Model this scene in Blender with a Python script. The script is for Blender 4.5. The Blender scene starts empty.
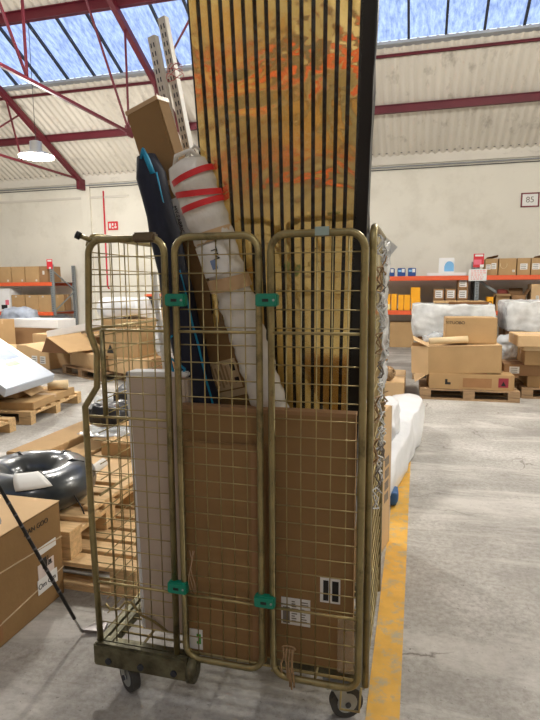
import bpy, bmesh, math, random
from mathutils import Vector, Matrix, noise
random.seed(7)
C = bpy.context.scene.collection
PI = math.pi
# ------------------------------------------------------------------ camera numbers
F=550.;CX,CY=270.,360.;YAW=math.radians(15);PITCH=math.atan(75/550);ROLL=0.007;CH=1.5
def basis():
    cy,sy=math.cos(YAW),math.sin(YAW);cp,sp=math.cos(PITCH),math.sin(PITCH)
    f=Vector((-sy*cp,cy*cp,-sp)); r=Vector((cy,sy,0)); u=Vector((-sy*sp,cy*sp,cp))
    c,s=math.cos(ROLL),math.sin(ROLL)
    return f, c*r-s*u, s*r+c*u
FW,RT,UP=basis()
def ray(x,y): return FW+(x-CX)/F*RT+(CY-y)/F*UP
def onz(x,y,z=0):
    d=ray(x,y);t=(z-CH)/d[2];return Vector((t*d[0],t*d[1],z))
def ony(x,y,Y):
    d=ray(x,y);t=Y/d[1];return Vector((t*d[0],Y,CH+t*d[2]))
# ------------------------------------------------------------------ materials
def lin(c):
    return tuple(((v/255)/12.92 if v/255<=0.04045 else ((v/255+0.055)/1.055)**2.4) for v in c)+(1,)
MATS={}
def mat(name,col,rough=.6,metal=0,var=.12,scale=6,bump=0,bscale=40,spec=.5,stretch=None,dark=None,dscale=3,dlo=.5,dhi=.7,coat=0,emit=None,estr=0,trans=0):
    if name in MATS: return MATS[name]
    m=bpy.data.materials.new(name); m.use_nodes=True; MATS[name]=m
    nt=m.node_tree; N=nt.nodes; L=nt.links; b=N['Principled BSDF']; out=N['Material Output']
    b.inputs['Roughness'].default_value=rough; b.inputs['Metallic'].default_value=metal
    b.inputs['Specular IOR Level'].default_value=spec; b.inputs['Coat Weight'].default_value=coat
    if coat: b.inputs['Coat Roughness'].default_value=.08
    c=lin(col)
    tc=N.new('ShaderNodeTexCoord'); mp=N.new('ShaderNodeMapping'); L.new(tc.outputs['Object'],mp.inputs[0])
    if stretch: mp.inputs['Scale'].default_value=stretch
    nz=N.new('ShaderNodeTexNoise'); nz.inputs['Scale'].default_value=scale; nz.inputs['Detail'].default_value=5
    L.new(mp.outputs[0],nz.inputs['Vector'])
    r=N.new('ShaderNodeValToRGB'); e=r.color_ramp.elements
    e[0].position=.3; e[1].position=.7
    e[0].color=tuple(v*(1-var) for v in c[:3])+(1,); e[1].color=tuple(min(1,v*(1+var)) for v in c[:3])+(1,)
    L.new(nz.outputs['Fac'],r.inputs[0]); colout=r.outputs[0]
    if dark:
        n2=N.new('ShaderNodeTexNoise'); n2.inputs['Scale'].default_value=dscale; n2.inputs['Detail'].default_value=8; n2.inputs['Roughness'].default_value=.65
        L.new(mp.outputs[0],n2.inputs['Vector'])
        r2=N.new('ShaderNodeValToRGB'); r2.color_ramp.elements[0].position=dlo; r2.color_ramp.elements[1].position=dhi
        L.new(n2.outputs['Fac'],r2.inputs[0])
        mx=N.new('ShaderNodeMix'); mx.data_type='RGBA'; L.new(r2.outputs[0],mx.inputs[0]); L.new(colout,mx.inputs[6]); mx.inputs[7].default_value=lin(dark)
        colout=mx.outputs[2]
    L.new(colout,b.inputs['Base Color'])
    if bump:
        n3=N.new('ShaderNodeTexNoise'); n3.inputs['Scale'].default_value=bscale; n3.inputs['Detail'].default_value=4
        L.new(mp.outputs[0],n3.inputs['Vector'])
        bp=N.new('ShaderNodeBump'); bp.inputs['Strength'].default_value=bump; bp.inputs['Distance'].default_value=.01
        L.new(n3.outputs['Fac'],bp.inputs['Height']); L.new(bp.outputs[0],b.inputs['Normal'])
    if emit:
        b.inputs['Emission Color'].default_value=lin(emit); b.inputs['Emission Strength'].default_value=estr
    if trans:
        t=N.new('ShaderNodeBsdfTransparent'); ms=N.new('ShaderNodeMixShader'); ms.inputs[0].default_value=trans
        L.new(b.outputs[0],ms.inputs[1]); L.new(t.outputs[0],ms.inputs[2]); L.new(ms.outputs[0],out.inputs[0])
    return m
CB=mat('cardboard',(180,148,106),.8,var=.08,scale=3,bump=.15,bscale=30,spec=.2)
CB2=mat('cardboard_pale',(208,176,134),.8,var=.07,scale=3,bump=.15,bscale=30,spec=.2)
CB3=mat('cardboard_brown',(152,118,84),.8,var=.08,scale=3,bump=.15,bscale=30,spec=.2)
CBC=mat('cardboard_shaded',(142,112,74),.8,var=.08,scale=3,bump=.15,bscale=30,spec=.2)  # darker cardboard copy for shaded box faces, the shade is in the colour
CBT=mat('tape_brown',(192,160,122),.3,var=.05)
CBIN=mat('cardboard_inside',(120,84,52),.9,var=.08)
LBL=mat('paper_white',(225,225,222),.6,var=.03)
LBY=mat('paper_cream',(214,190,150),.6,var=.05)
INK=mat('ink_black',(28,26,26),.6,var=.05)
INKR=mat('ink_red',(205,45,55),.6,var=.05)
INKG=mat('ink_green',(70,165,60),.6,var=.05)
GREYP=mat('print_grey',(120,112,104),.7,var=.1)
WOOD=mat('pallet_wood',(212,178,130),.75,var=.18,scale=5,stretch=(1,8,8),bump=.3,bscale=20,dark=(130,92,56),dscale=4,dlo=.55,dhi=.8)
WOODG=mat('pallet_wood_grey',(168,138,104),.8,var=.18,scale=5,stretch=(1,8,8),bump=.3,bscale=20,dark=(96,76,58),dscale=4,dlo=.5,dhi=.75)
ZINC=mat('zinc_passivated',(150,138,98),.36,metal=.75,var=.22,scale=12,dark=(92,84,58),dscale=14,dlo=.52,dhi=.72)
WIRE=mat('zinc_wire',(168,152,106),.38,metal=.7,var=.15,scale=20)
DIRTY=mat('dirty_steel',(112,108,84),.55,metal=.55,var=.3,scale=16,dark=(58,52,36),dscale=12,dlo=.45,dhi=.7,bump=.2)
GALV=mat('galvanised',(160,164,162),.5,metal=.3,var=.12,scale=14)
RUB=mat('rubber_grey',(62,62,60),.7,var=.2,scale=20)
BLK=mat('black_plastic',(20,20,22),.4,var=.1)
TEAL=mat('teal_plastic',(0,128,102),.4,var=.08)
RED=mat('red_steel',(92,20,34),.5,var=.12,scale=2)
ORG=mat('orange_steel',(226,96,52),.45,var=.06)
GREYS=mat('rack_grey_steel',(128,134,136),.5,metal=.2,var=.06)
NAVY=mat('navy_nylon',(18,24,44),.75,var=.2,scale=10,bump=.3,bscale=14)
TURQ=mat('turquoise_nylon',(20,140,182),.6,var=.1)
WRAIL=mat('white_powdercoat',(222,216,204),.4,var=.03)
FILMW=mat('milky_film',(214,210,202),.4,var=.1,scale=9,bump=1,bscale=14,coat=.3)
FILM=mat('clear_film',(214,218,220),.12,var=.12,scale=7,bump=1,bscale=8,spec=.9,trans=.42)
FILMD=mat('dense_film',(222,224,224),.2,var=.2,scale=7,bump=1,bscale=9,spec=.9,trans=.25)
WPL=mat('white_plastic_sack',(232,234,238),.3,var=.04,scale=5,bump=.8,bscale=6,coat=.3)
WCARD=mat('white_card',(232,232,232),.6,var=.03)
TAUPE=mat('taupe_card',(188,172,156),.75,var=.04)
YEL=mat('yellow_card',(250,176,24),.6,var=.05)
BLUEC=mat('blue_card',(28,72,140),.6,var=.08)
LBLUE=mat('light_blue_print',(120,180,225),.6,var=.05)
REDT=mat('red_tape',(206,36,44),.4,var=.05)
FELT=mat('black_felt',(20,19,18),.9,var=.2)
TWINE=mat('twine',(150,122,88),.9,var=.2,scale=60)
DKBOX=mat('dark_grey_goods',(48,50,54),.6,var=.2)
BSHRINK=mat('black_shrink_film',(30,40,48),.3,var=.3,scale=5,bump=.25,bscale=7,spec=.6,coat=.35)
PIPE=mat('red_pipe_paint',(205,40,60),.5,var=.05)
LENS=mat('lamp_lens',(255,250,240),.4,emit=(255,246,230),estr=12)
ALU=mat('lamp_alu',(190,190,188),.4,metal=.5)
SCRN=mat('screen_print',(110,130,165),.5,var=.15,scale=8)
GOLD=None
def gold():
    m=bpy.data.materials.new('gold_film_slats'); m.use_nodes=True; nt=m.node_tree;N=nt.nodes;L=nt.links;b=N['Principled BSDF']
    b.inputs['Metallic'].default_value=.85; b.inputs['Roughness'].default_value=.13
    b.inputs['Base Color'].default_value=lin((255,224,142))
    tc=N.new('ShaderNodeTexCoord'); n1=N.new('ShaderNodeTexNoise'); n1.inputs['Scale'].default_value=3.2; n1.inputs['Detail'].default_value=3; n1.inputs['Distortion'].default_value=.8
    L.new(tc.outputs['Object'],n1.inputs['Vector'])
    n2=N.new('ShaderNodeTexNoise'); n2.inputs['Scale'].default_value=16; n2.inputs['Detail'].default_value=2
    L.new(tc.outputs['Object'],n2.inputs['Vector'])
    ad=N.new('ShaderNodeMath'); ad.operation='MULTIPLY_ADD'; ad.inputs[1].default_value=.12; L.new(n2.outputs['Fac'],ad.inputs[0]); L.new(n1.outputs['Fac'],ad.inputs[2])
    bp=N.new('ShaderNodeBump'); bp.inputs['Strength'].default_value=.4; bp.inputs['Distance'].default_value=.025
    L.new(ad.outputs[0],bp.inputs['Height']); L.new(bp.outputs[0],b.inputs['Normal'])
    mr=N.new('ShaderNodeMapRange'); mr.inputs[1].default_value=.35; mr.inputs[2].default_value=.7; mr.inputs[3].default_value=.04; mr.inputs[4].default_value=.2
    L.new(n1.outputs['Fac'],mr.inputs[0]); L.new(mr.outputs[0],b.inputs['Roughness'])
    return m
GOLD=gold()
def floor_mat():
    m=bpy.data.materials.new('worn_concrete'); m.use_nodes=True; nt=m.node_tree;N=nt.nodes;L=nt.links;b=N['Principled BSDF']
    b.inputs['Roughness'].default_value=.62; b.inputs['Specular IOR Level'].default_value=.35
    tc=N.new('ShaderNodeTexCoord')
    def nz(s,d=8,r=.6,st=None,dist=0):
        mp=N.new('ShaderNodeMapping'); L.new(tc.outputs['Object'],mp.inputs[0])
        if st: mp.inputs['Scale'].default_value=st
        n=N.new('ShaderNodeTexNoise'); n.inputs['Scale'].default_value=s; n.inputs['Detail'].default_value=d; n.inputs['Roughness'].default_value=r; n.inputs['Distortion'].default_value=dist
        L.new(mp.outputs[0],n.inputs['Vector']); return n.outputs['Fac']
    def ramp(f,stops):
        r=N.new('ShaderNodeValToRGB'); e=r.color_ramp.elements
        while len(e)<len(stops): e.new(.5)
        for i,(p,c) in enumerate(stops): e[i].position=p; e[i].color=lin(c) if isinstance(c,tuple) else (c,c,c,1)
        L.new(f,r.inputs[0]); return r.outputs[0]
    def mix(f,a,bb):
        x=N.new('ShaderNodeMix'); x.data_type='RGBA'; L.new(f,x.inputs[0]) if not isinstance(f,float) else None
        L.new(a,x.inputs[6])
        if isinstance(bb,tuple): x.inputs[7].default_value=lin(bb)
        else: L.new(bb,x.inputs[7])
        return x.outputs[2]
    base=ramp(nz(1.1),[(.32,(142,139,134)),(.5,(174,171,165)),(.64,(202,199,194))])
    fine=ramp(nz(34,7,.75),[(.4,0.0),(.62,.6)])
    c=mix(fine,base,(128,122,114))
    worn=ramp(nz(.8,9,.7,(.6,2.6,1),.6),[(.52,0.0),(.64,.75)])
    c=mix(worn,c,(206,202,196))
    st=ramp(nz(1.7,9,.72,(.5,2.2,1),1.2),[(.6,0.0),(.72,.7)])
    c=mix(st,c,(124,115,104))
    pit=ramp(nz(60,2,.5),[(.68,0.0),(.74,.7)])
    c=mix(pit,c,(96,90,84))
    # hairline cracks
    mp=N.new('ShaderNodeMapping'); L.new(tc.outputs['Object'],mp.inputs[0]); 
    wn=N.new('ShaderNodeTexNoise'); wn.inputs['Scale'].default_value=2.5; wn.inputs['Detail'].default_value=7; L.new(mp.outputs[0],wn.inputs['Vector'])
    va=N.new('ShaderNodeVectorMath'); va.operation='MULTIPLY_ADD'; va.inputs[1].default_value=(.5,.5,.5); L.new(wn.outputs['Color'],va.inputs[0]); L.new(mp.outputs[0],va.inputs[2])
    vo=N.new('ShaderNodeTexVoronoi'); vo.feature='DISTANCE_TO_EDGE'; vo.inputs['Scale'].default_value=.75; L.new(va.outputs[0],vo.inputs['Vector'])
    cr=ramp(vo.outputs['Distance'],[(0.0,.85),(.006,.0)])
    ml=N.new('ShaderNodeMath'); ml.operation='MULTIPLY'; L.new(cr,ml.inputs[0]); L.new(ramp(nz(.9,3,.5),[(.46,0.0),(.56,1.0)]),ml.inputs[1]); c=mix(ml.outputs[0],c,(92,82,72))
    L.new(c,b.inputs['Base Color'])
    bp=N.new('ShaderNodeBump'); bp.inputs['Strength'].default_value=.25; bp.inputs['Distance'].default_value=.01; L.new(nz(30,6,.7),bp.inputs['Height']); L.new(bp.outputs[0],b.inputs['Normal'])
    return m
FLOORM=floor_mat()
YLINE=mat('worn_yellow_paint',(216,166,62),.6,var=.1,scale=12,dark=(170,158,128),dscale=14,dlo=.5,dhi=.66)
WALLM=mat('painted_wall',(222,218,206),.8,var=.04,scale=.9,dark=(196,190,176),dscale=1.2,dlo=.5,dhi=.85,bump=.1,bscale=20)
BEAMC=mat('painted_concrete_beam',(205,200,190),.85,var=.08,scale=2,dark=(120,116,110),dscale=3,dlo=.6,dhi=.85,stretch=(.4,1,1))
ROOFM=mat('fibre_cement_sheet',(214,208,196),.85,var=.06,scale=1.2,dark=(150,142,130),dscale=3.2,dlo=.56,dhi=.78,stretch=(1,.35,1))
GREYL=mat('grey_flashing',(150,154,158),.6,var=.15,scale=3)
DKGREY=mat('dark_glazing_bar',(46,50,58),.6,var=.1)
def sky_glass():
    m=bpy.data.materials.new('grubby_skylight'); m.use_nodes=True; nt=m.node_tree;N=nt.nodes;L=nt.links
    N.remove(N['Principled BSDF']); out=N['Material Output']
    tc=N.new('ShaderNodeTexCoord'); mp=N.new('ShaderNodeMapping'); mp.inputs['Scale'].default_value=(5,1.6,1); L.new(tc.outputs['Object'],mp.inputs[0])
    n=N.new('ShaderNodeTexNoise'); n.inputs['Scale'].default_value=3; n.inputs['Detail'].default_value=7; n.inputs['Roughness'].default_value=.7; L.new(mp.outputs[0],n.inputs['Vector'])
    r=N.new('ShaderNodeValToRGB'); r.color_ramp.elements[0].position=.35; r.color_ramp.elements[1].position=.66
    r.color_ramp.elements[0].color=(.24,.30,.44,1); r.color_ramp.elements[1].color=(.56,.64,.82,1); L.new(n.outputs['Fac'],r.inputs[0])
    t=N.new('ShaderNodeBsdfTransparent'); L.new(r.outputs[0],t.inputs[0])
    tl=N.new('ShaderNodeBsdfTranslucent'); L.new(r.outputs[0],tl.inputs[0])
    mx=N.new('ShaderNodeMixShader'); mx.inputs[0].default_value=.35; L.new(t.outputs[0],mx.inputs[1]); L.new(tl.outputs[0],mx.inputs[2]); L.new(mx.outputs[0],out.inputs[0])
    return m
SKYG=sky_glass()
# ------------------------------------------------------------------ mesh helpers
def M(loc=(0,0,0),rx=0,ry=0,rz=0):
    return Matrix.Translation(loc)@Matrix.Rotation(rz,4,'Z')@Matrix.Rotation(ry,4,'Y')@Matrix.Rotation(rx,4,'X')
class MB:
    def __init__(s): s.v=[];s.f=[];s.mi=[];s.mats=[];s.sm=[]
    def m(s,mt):
        if mt not in s.mats: s.mats.append(mt)
        return s.mats.index(mt)
    def add(s,vs,fs,mt,T=None,smooth=False):
        o=len(s.v)
        for v in vs: s.v.append((T@Vector(v)) if T is not None else Vector(v))
        k=s.m(mt)
        for f in fs: s.f.append([o+i for i in f]); s.mi.append(k); s.sm.append(smooth)
    def box(s,x0,x1,y0,y1,z0,z1,mt,T=None,b=0):
        if b>0:
            bm=bmesh.new(); bmesh.ops.create_cube(bm,size=1)
            for v in bm.verts: v.co=Vector((x0+(v.co.x+.5)*(x1-x0),y0+(v.co.y+.5)*(y1-y0),z0+(v.co.z+.5)*(z1-z0)))
            bmesh.ops.bevel(bm,geom=bm.edges[:],offset=b,segments=2,affect='EDGES')
            bm.verts.index_update(); s.add([v.co.copy() for v in bm.verts],[[v.index for v in f.verts] for f in bm.faces],mt,T); bm.free(); return
        vs=[(x0,y0,z0),(x1,y0,z0),(x1,y1,z0),(x0,y1,z0),(x0,y0,z1),(x1,y0,z1),(x1,y1,z1),(x0,y1,z1)]
        s.add(vs,[(0,3,2,1),(4,5,6,7),(0,1,5,4),(1,2,6,5),(2,3,7,6),(3,0,4,7)],mt,T)
    def tube(s,pts,r,mt,n=8,closed=False,T=None,cap=True,rs=None):
        pts=[Vector(p) for p in pts]; K=len(pts); rings=[]; up=None
        for i in range(K):
            if closed: t=(pts[(i+1)%K]-pts[i-1])
            elif i==0: t=pts[1]-pts[0]
            elif i==K-1: t=pts[-1]-pts[-2]
            else: t=(pts[i+1]-pts[i]).normalized()+(pts[i]-pts[i-1]).normalized()
            t.normalize()
            if up is None:
                up=Vector((0,0,1)) if abs(t.z)<.9 else Vector((1,0,0))
            up=(up-t*up.dot(t)).normalized(); sd=t.cross(up)
            rr=rs[i] if rs else r
            rings.append([pts[i]+rr*(math.cos(a)*up+math.sin(a)*sd) for a in [2*PI*k/n for k in range(n)]])
        vs=[v for R in rings for v in R]; fs=[]
        for i in range(K if closed else K-1):
            a=i*n;b=((i+1)%K)*n
            for k in range(n): fs.append((a+k,a+(k+1)%n,b+(k+1)%n,b+k))
        if cap and not closed: fs.append(tuple(range(n))[::-1]); fs.append(tuple((K-1)*n+k for k in range(n)))
        s.add(vs,fs,mt,T,True)
    def bar(s,p,q,w,h,mt,up=(0,0,1)):   # rectangular bar from p to q
        p=Vector(p);q=Vector(q);d=(q-p);L=d.length;d.normalize();up=Vector(up);sd=d.cross(up)
        if sd.length<1e-3: sd=d.cross(Vector((0,1,0)))
        sd.normalize();u=sd.cross(d)
        T=Matrix(((d.x,sd.x,u.x,p.x),(d.y,sd.y,u.y,p.y),(d.z,sd.z,u.z,p.z),(0,0,0,1)))
        s.box(0,L,-w/2,w/2,-h/2,h/2,mt,T)
    def disk(s,c,r,h,mt,n=24,T=None,ax='z'):
        A=M(c)@({'z':Matrix.Identity(4),'x':Matrix.Rotation(PI/2,4,'Y'),'y':Matrix.Rotation(-PI/2,4,'X')}[ax])
        if T is not None: A=T@A
        vs=[(r*math.cos(2*PI*k/n),r*math.sin(2*PI*k/n),z) for z in(-h/2,h/2) for k in range(n)]
        fs=[(k,(k+1)%n,n+(k+1)%n,n+k) for k in range(n)]+[tuple(range(n))[::-1],tuple(range(n,2*n))]
        s.add(vs,fs,mt,A)
    def build(s,name,parent=None,loc=None):
        me=bpy.data.meshes.new(name); org=Vector(loc) if loc is not None else None
        me.from_pydata([tuple(v-org) if org is not None else tuple(v) for v in s.v],[],s.f)
        for mt in s.mats: me.materials.append(mt)
        me.polygons.foreach_set('material_index',s.mi); me.polygons.foreach_set('use_smooth',s.sm)
        me.validate(); me.update()
        o=bpy.data.objects.new(name,me); C.objects.link(o)
        if org is not None: o.location=org
        if parent: o.parent=parent
        return o
def tag(o,label=None,cat=None,group=None,kind=None):
    if label: o['label']=label
    if cat: o['category']=cat
    if group: o['group']=group
    if kind: o['kind']=kind
    return o
def thing(name,label,cat,loc=(0,0,0),rz=0,group=None,rx=0,ry=0):
    o=bpy.data.objects.new(name,None); C.objects.link(o); o.empty_display_size=.1
    o.matrix_world=M(loc,rx,ry,rz); return tag(o,label,cat,group)
def copy_tree(o,parent=None):
    c=o.copy(); C.objects.link(c); c.parent=parent
    for ch in list(o.children): copy_tree(ch,c)
    return c
def boxmesh(name,parent,a,mt,b=0,label=None):
    mb=MB(); mb.box(*a,mt,b=b); o=mb.build(name,parent)
    if label: o['label']=label
    return o
def text(txt,size,mt,T,parent,name='lettering',ext=.0006,shear=0):
    cu=bpy.data.curves.new('t','FONT'); cu.body=txt; cu.size=size; cu.extrude=ext; cu.align_x='CENTER'; cu.align_y='CENTER'; cu.shear=shear
    to=bpy.data.objects.new('t',cu); C.objects.link(to)
    bpy.context.view_layer.update()
    dg=bpy.context.evaluated_depsgraph_get(); me=bpy.data.meshes.new_from_object(to.evaluated_get(dg))
    bpy.data.objects.remove(to); bpy.data.curves.remove(cu)
    me.transform(T); me.materials.clear(); me.materials.append(mt)
    o=bpy.data.objects.new(name,me); C.objects.link(o)
    if parent: o.parent=parent
    return o
# text transform: facing -Y (front) at point; facing +X
def FY(x,y,z,rot=0): return Matrix.Translation((x,y,z))@Matrix.Rotation(rot,4,'Y')@Matrix.Rotation(PI/2,4,'X')
def FXp(x,y,z): return Matrix.Translation((x,y,z))@Matrix.Rotation(PI/2,4,'Z')@Matrix.Rotation(PI/2,4,'X')
# ------------------------------------------------------------------ setting
XL,XR,YB,YF=-15.,6.5,-5.7,14.5
def struct(name,mb,label=None):
    o=mb.build(name); o['kind']='structure'
    if label: o['label']=label
    return o
mb=MB(); mb.box(XL-.2,XR+.2,YB-.2,YF+.2,-.2,0,FLOORM); struct('floor',mb)
mb=MB(); mb.box(XL-.2,XR+.2,YF,YF+.2,0,4.75,WALLM); struct('wall_back',mb)
mb=MB(); mb.box(XL-.2,XL,YB,YF,0,4.75,WALLM); mb.add([(XL,YB,4.75),(XL,YF,4.75),(XL,4.3,9.7)],[(0,1,2)],WALLM); struct('wall_left',mb)
mb=MB(); mb.box(XR,XR+.2,YB,YF,0,4.75,WALLM); mb.add([(XR,YB,4.75),(XR,YF,4.75),(XR,4.3,9.7)],[(2,1,0)],WALLM); struct('wall_right',mb)
mb=MB(); mb.box(XL-.2,XR+.2,YB-.2,YB,0,4.75,WALLM); struct('wall_front',mb)
def zr(Y): return 4.70+.5*(14.3-Y) if Y>=4.3 else 4.70+.5*(Y+5.7)
def corr(name,ya,yb):
    pitch=.177; n=int((XR-XL)/pitch*6); vs=[];fs=[]
    for i in range(n+1):
        x=XL+(XR-XL)*i/n; dz=.024*math.sin(2*PI*x/pitch)
        vs+= [(x,ya,zr(ya)+dz),(x,yb,zr(yb)+dz),(x,ya,zr(ya)+dz+.01),(x,yb,zr(yb)+dz+.01)]
    for i in range(n):
        a=4*i; fs+= [(a,a+1,a+5,a+4),(a+2,a+6,a+7,a+3)]
    mb=MB(); mb.add(vs,fs,ROOFM,smooth=True); return struct(name,mb)
corr('ceiling',11.5,14.62); corr('ceiling',4.3,10.12)
corr('ceiling',-1.5,4.3); corr('ceiling',-5.85,-2.9)
# skylight strips
def skylight(idx,ya,yb):
    mb=MB(); mb.add([(XL,ya,zr(ya)+.05),(XR,ya,zr(ya)+.05),(XR,yb,zr(yb)+.05),(XL,yb,zr(yb)+.05)],[(0,1,2,3)],SKYG)
    o=struct('window_%d'%idx,mb)
    x=-9.08-.675*8
    g=MB()
    while x<XR:
        g.bar((x,ya,zr(ya)+.01),(x,yb,zr(yb)+.01),.045,.06,DKGREY); x+=.675
    gb=g.build('glazing_bar',o)
    f=MB()
    f.box(XL,XR,-.09,.09,-.02,.03,GREYL,T=Matrix.Translation((0,yb,zr(yb)-.03))); f.box(XL,XR,-.05,.05,-.02,.02,GREYL,T=Matrix.Translation((0,ya,zr(ya)+.0)))
    f.build('flashing',o); return o
skylight(1,10.12,11.52); skylight(2,-1.5,-2.9)
# wall trims and a painted shadow strip
mb=MB(); mb.box(XL,XR,14.42,14.5,4.42,4.68,BEAMC); struct('trim_1',mb)
mb=MB(); mb.tube([(XL,14.42,4.37),(XR,14.42,4.37)],.018,GREYL,n=6); mb.tube([(XL,14.44,4.31),(XR,14.44,4.31)],.01,DKGREY,n=6); struct('trim_2',mb)
for i,x in enumerate((-9.35,-5.59)):
    mb=MB(); mb.box(x-.14,x+.14,14.43,14.5,0,4.42,WALLM); struct('trim_%d'%(3+i),mb)
mb=MB(); mb.box(XL,-8.0,14.47,14.5,4.0,4.06,BEAMC); struct('trim_5',mb)
mb=MB(); mb.box(XL,XR,14.36,14.5,4.68,4.72,DKGREY); struct('trim_6',mb)  # dark strip painted in as the shadow gap under the roof sheets
# yellow floor line
mb=MB(); mb.box(-.135,-.02,.3,5.15,0,.003,YLINE); tag(mb.build('floor_marking'),'worn yellow painted line running along the floor beside the cage','floor marking')
# purlins and trusses
def ibeam(mb,y,w,h,mt):
    z=zr(y)-.03
    mb.box(XL,XR,y-w/2,y+w/2,z-.015,z,mt); mb.box(XL,XR,y-.006,y+.006,z-h,z,mt); mb.box(XL,XR,y-w/2,y+w/2,z-h,z-h+.015,mt)
def purlin(y,h,label,w=.09):
    mb=MB(); ibeam(mb,y,w,h,RED); tag(mb.build('roof_purlin'),label,'purlin')
purlin(12.9,.17,'dark red steel purlin midway between skylight and wall')
purlin(11.72,.05,'thin dark red angle just below the skylight strip',.05)
purlin(9.95,.2,'thick dark red purlin along the upper edge of the skylight',.12)
def truss(X,label):
    t=thing('roof_truss',label,'truss',(X,14.3,4.5))
    W=lambda y,z:(0,y-14.3,z-4.5)
    zt=lambda y: zr(y)-.28
    mb=MB(); mb.bar(W(14.35,zt(14.35)),W(4.3,zt(4.3)),.11,.12,RED); mb.bar(W(4.3,zt(4.3)),W(-5.7,zt(-5.7)),.11,.12,RED); mb.build('top_chord',t)
    mb=MB(); mb.bar(W(14.35,4.5),W(-5.7,4.5),.05,.05,RED); mb.build('tie_bar',t)
    for a,b in (((10.25,4.52),(10.25,zt(10.25))),((7.3,4.52),(7.3,zt(7.3))),((10.25,4.52),(8.1,zt(8.1))),((10.25,4.52),(11.9,zt(11.9))),((11.83,4.52),(11.4,zt(11.4))),((7.3,4.52),(4.4,zt(4.4))),((4.3,4.52),(4.3,zt(4.3)))):
        mb=MB(); mb.bar(W(*a),W(*b),.032,.032,RED); mb.build('web_bar',t)
    boxmesh('gusset_plate',t,(-.05,.05,-.2,.08,-.28,.02),RED); boxmesh('gusset_plate',t,(-.02,.02,10.25-14.3-.13,10.25-14.3+.13,-.08,.1),RED)
truss(-9.35,'dark red roof truss ending above the round hanging lamp at far left')
truss(-5.59,'dark red roof truss whose lattice bars cross the skylight at upper left')
truss(-1.83,'dark red roof truss mostly hidden behind the tall striped panel')
mb=MB(); a=ony(192,15,8.9);b=ony(168,60,10.6); mb.tube([a,b],.02,RED); tag(mb.build('roof_brace'),'dark red diagonal brace between white rails and striped panel','brace')
# pipe and signs
mb=MB(); mb.tube([(-8.79,14.479,4.2),(-8.79,14.479,1.5),(-8.74,14.479,1.42)],.022,PIPE); tag(mb.build('fire_pipe'),'thin red pipe running down the white back wall','pipe')
t=thing('fire_sign','small red sign with white symbols beside the red wall pipe','sign',(-8.53,14.49,3.1))
boxmesh('sign_plate',t,(-.16,.16,-.01,0,0,.24),INKR)
mb=MB(); mb.box(-.12,-.06,-.014,-.01,.05,.19,LBL); mb.box(-.03,.02,-.014,-.01,.12,.19,LBL); mb.box(.05,.12,-.014,-.01,.05,.1,LBL); mb.box(.07,.1,-.014,-.01,.12,.19,LBL); mb.box(-.03,.02,-.014,-.01,.04,.08,LBL); mb.build('symbol',t)
t=thing('bay_sign','white wall sign with dark red frame reading 85','sign',(2.49,14.49,3.28))
boxmesh('sign_plate',t,(-.17,.17,-.01,0,.01,.30),LBL)
mb=MB()
for a in ((-.2,.2,-.02,0,0,.03),(-.2,.2,-.02,0,.3,.33),(-.2,-.17,-.02,0,0,.33),(.17,.2,-.02,0,0,.33)): mb.box(*a,mat('sign_frame',(122,40,48),.5))
mb.build('sign_frame',t)
text('85',.19,GREYP,FY(0,-.012,.165),t)
# lamps
def lamp(loc,label,p=1.0,group='unseen warehouse lamps added for light'):
    t=thing('hanging_lamp',label,'lamp',loc,group=group)
    mb=MB(); n=28
    prof=[(.06,.30),(.12,.28),(.12,.1),(.33,.03),(.345,0)]
    vs=[(r*math.cos(2*PI*k/n),r*math.sin(2*PI*k/n),z) for r,z in prof for k in range(n)]
    fs=[(i*n+k,i*n+(k+1)%n,(i+1)*n+(k+1)%n,(i+1)*n+k) for i in range(len(prof)-1) for k in range(n)]
    mb.add(vs,fs,ALU,smooth=True); mb.build('lamp_shade',t)
    mb=MB(); mb.disk((0,0,-.01),.335,.03,LENS,28); mb.build('lamp_lens',t)
    h=zr(loc[1])-loc[2]-.05
    mb=MB(); mb.tube([(0,0,.29),(0,0,h)],.006,BLK,n=5); mb.build('lamp_cord',t)
    ld=bpy.data.lights.new('lamp_light','POINT'); ld.shadow_soft_size=.22; ld.energy=LP*p; ld.color=(1,.965,.90)
    lo=bpy.data.objects.new('lamp_light',ld); C.objects.link(lo); lo.parent=t; lo.location=(0,0,-.24)
LP=230
lamp((-7.55,10.0,4.12),'round lit warehouse lamp hanging at upper left below the corrugated roof',1.4,None)
for x,y,p in ((-3.4,6.1,1.4),(1.7,6.2,1.5),(-8.0,6.2,1.2),(5.2,6.2,1.0),(1.2,-1.2,.10)):  # unseen lamps added for light, the weak one for panel reflections
    lamp((x,y,5.1),'round warehouse lamp added for light, hung unseen outside the view',p)
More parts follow.
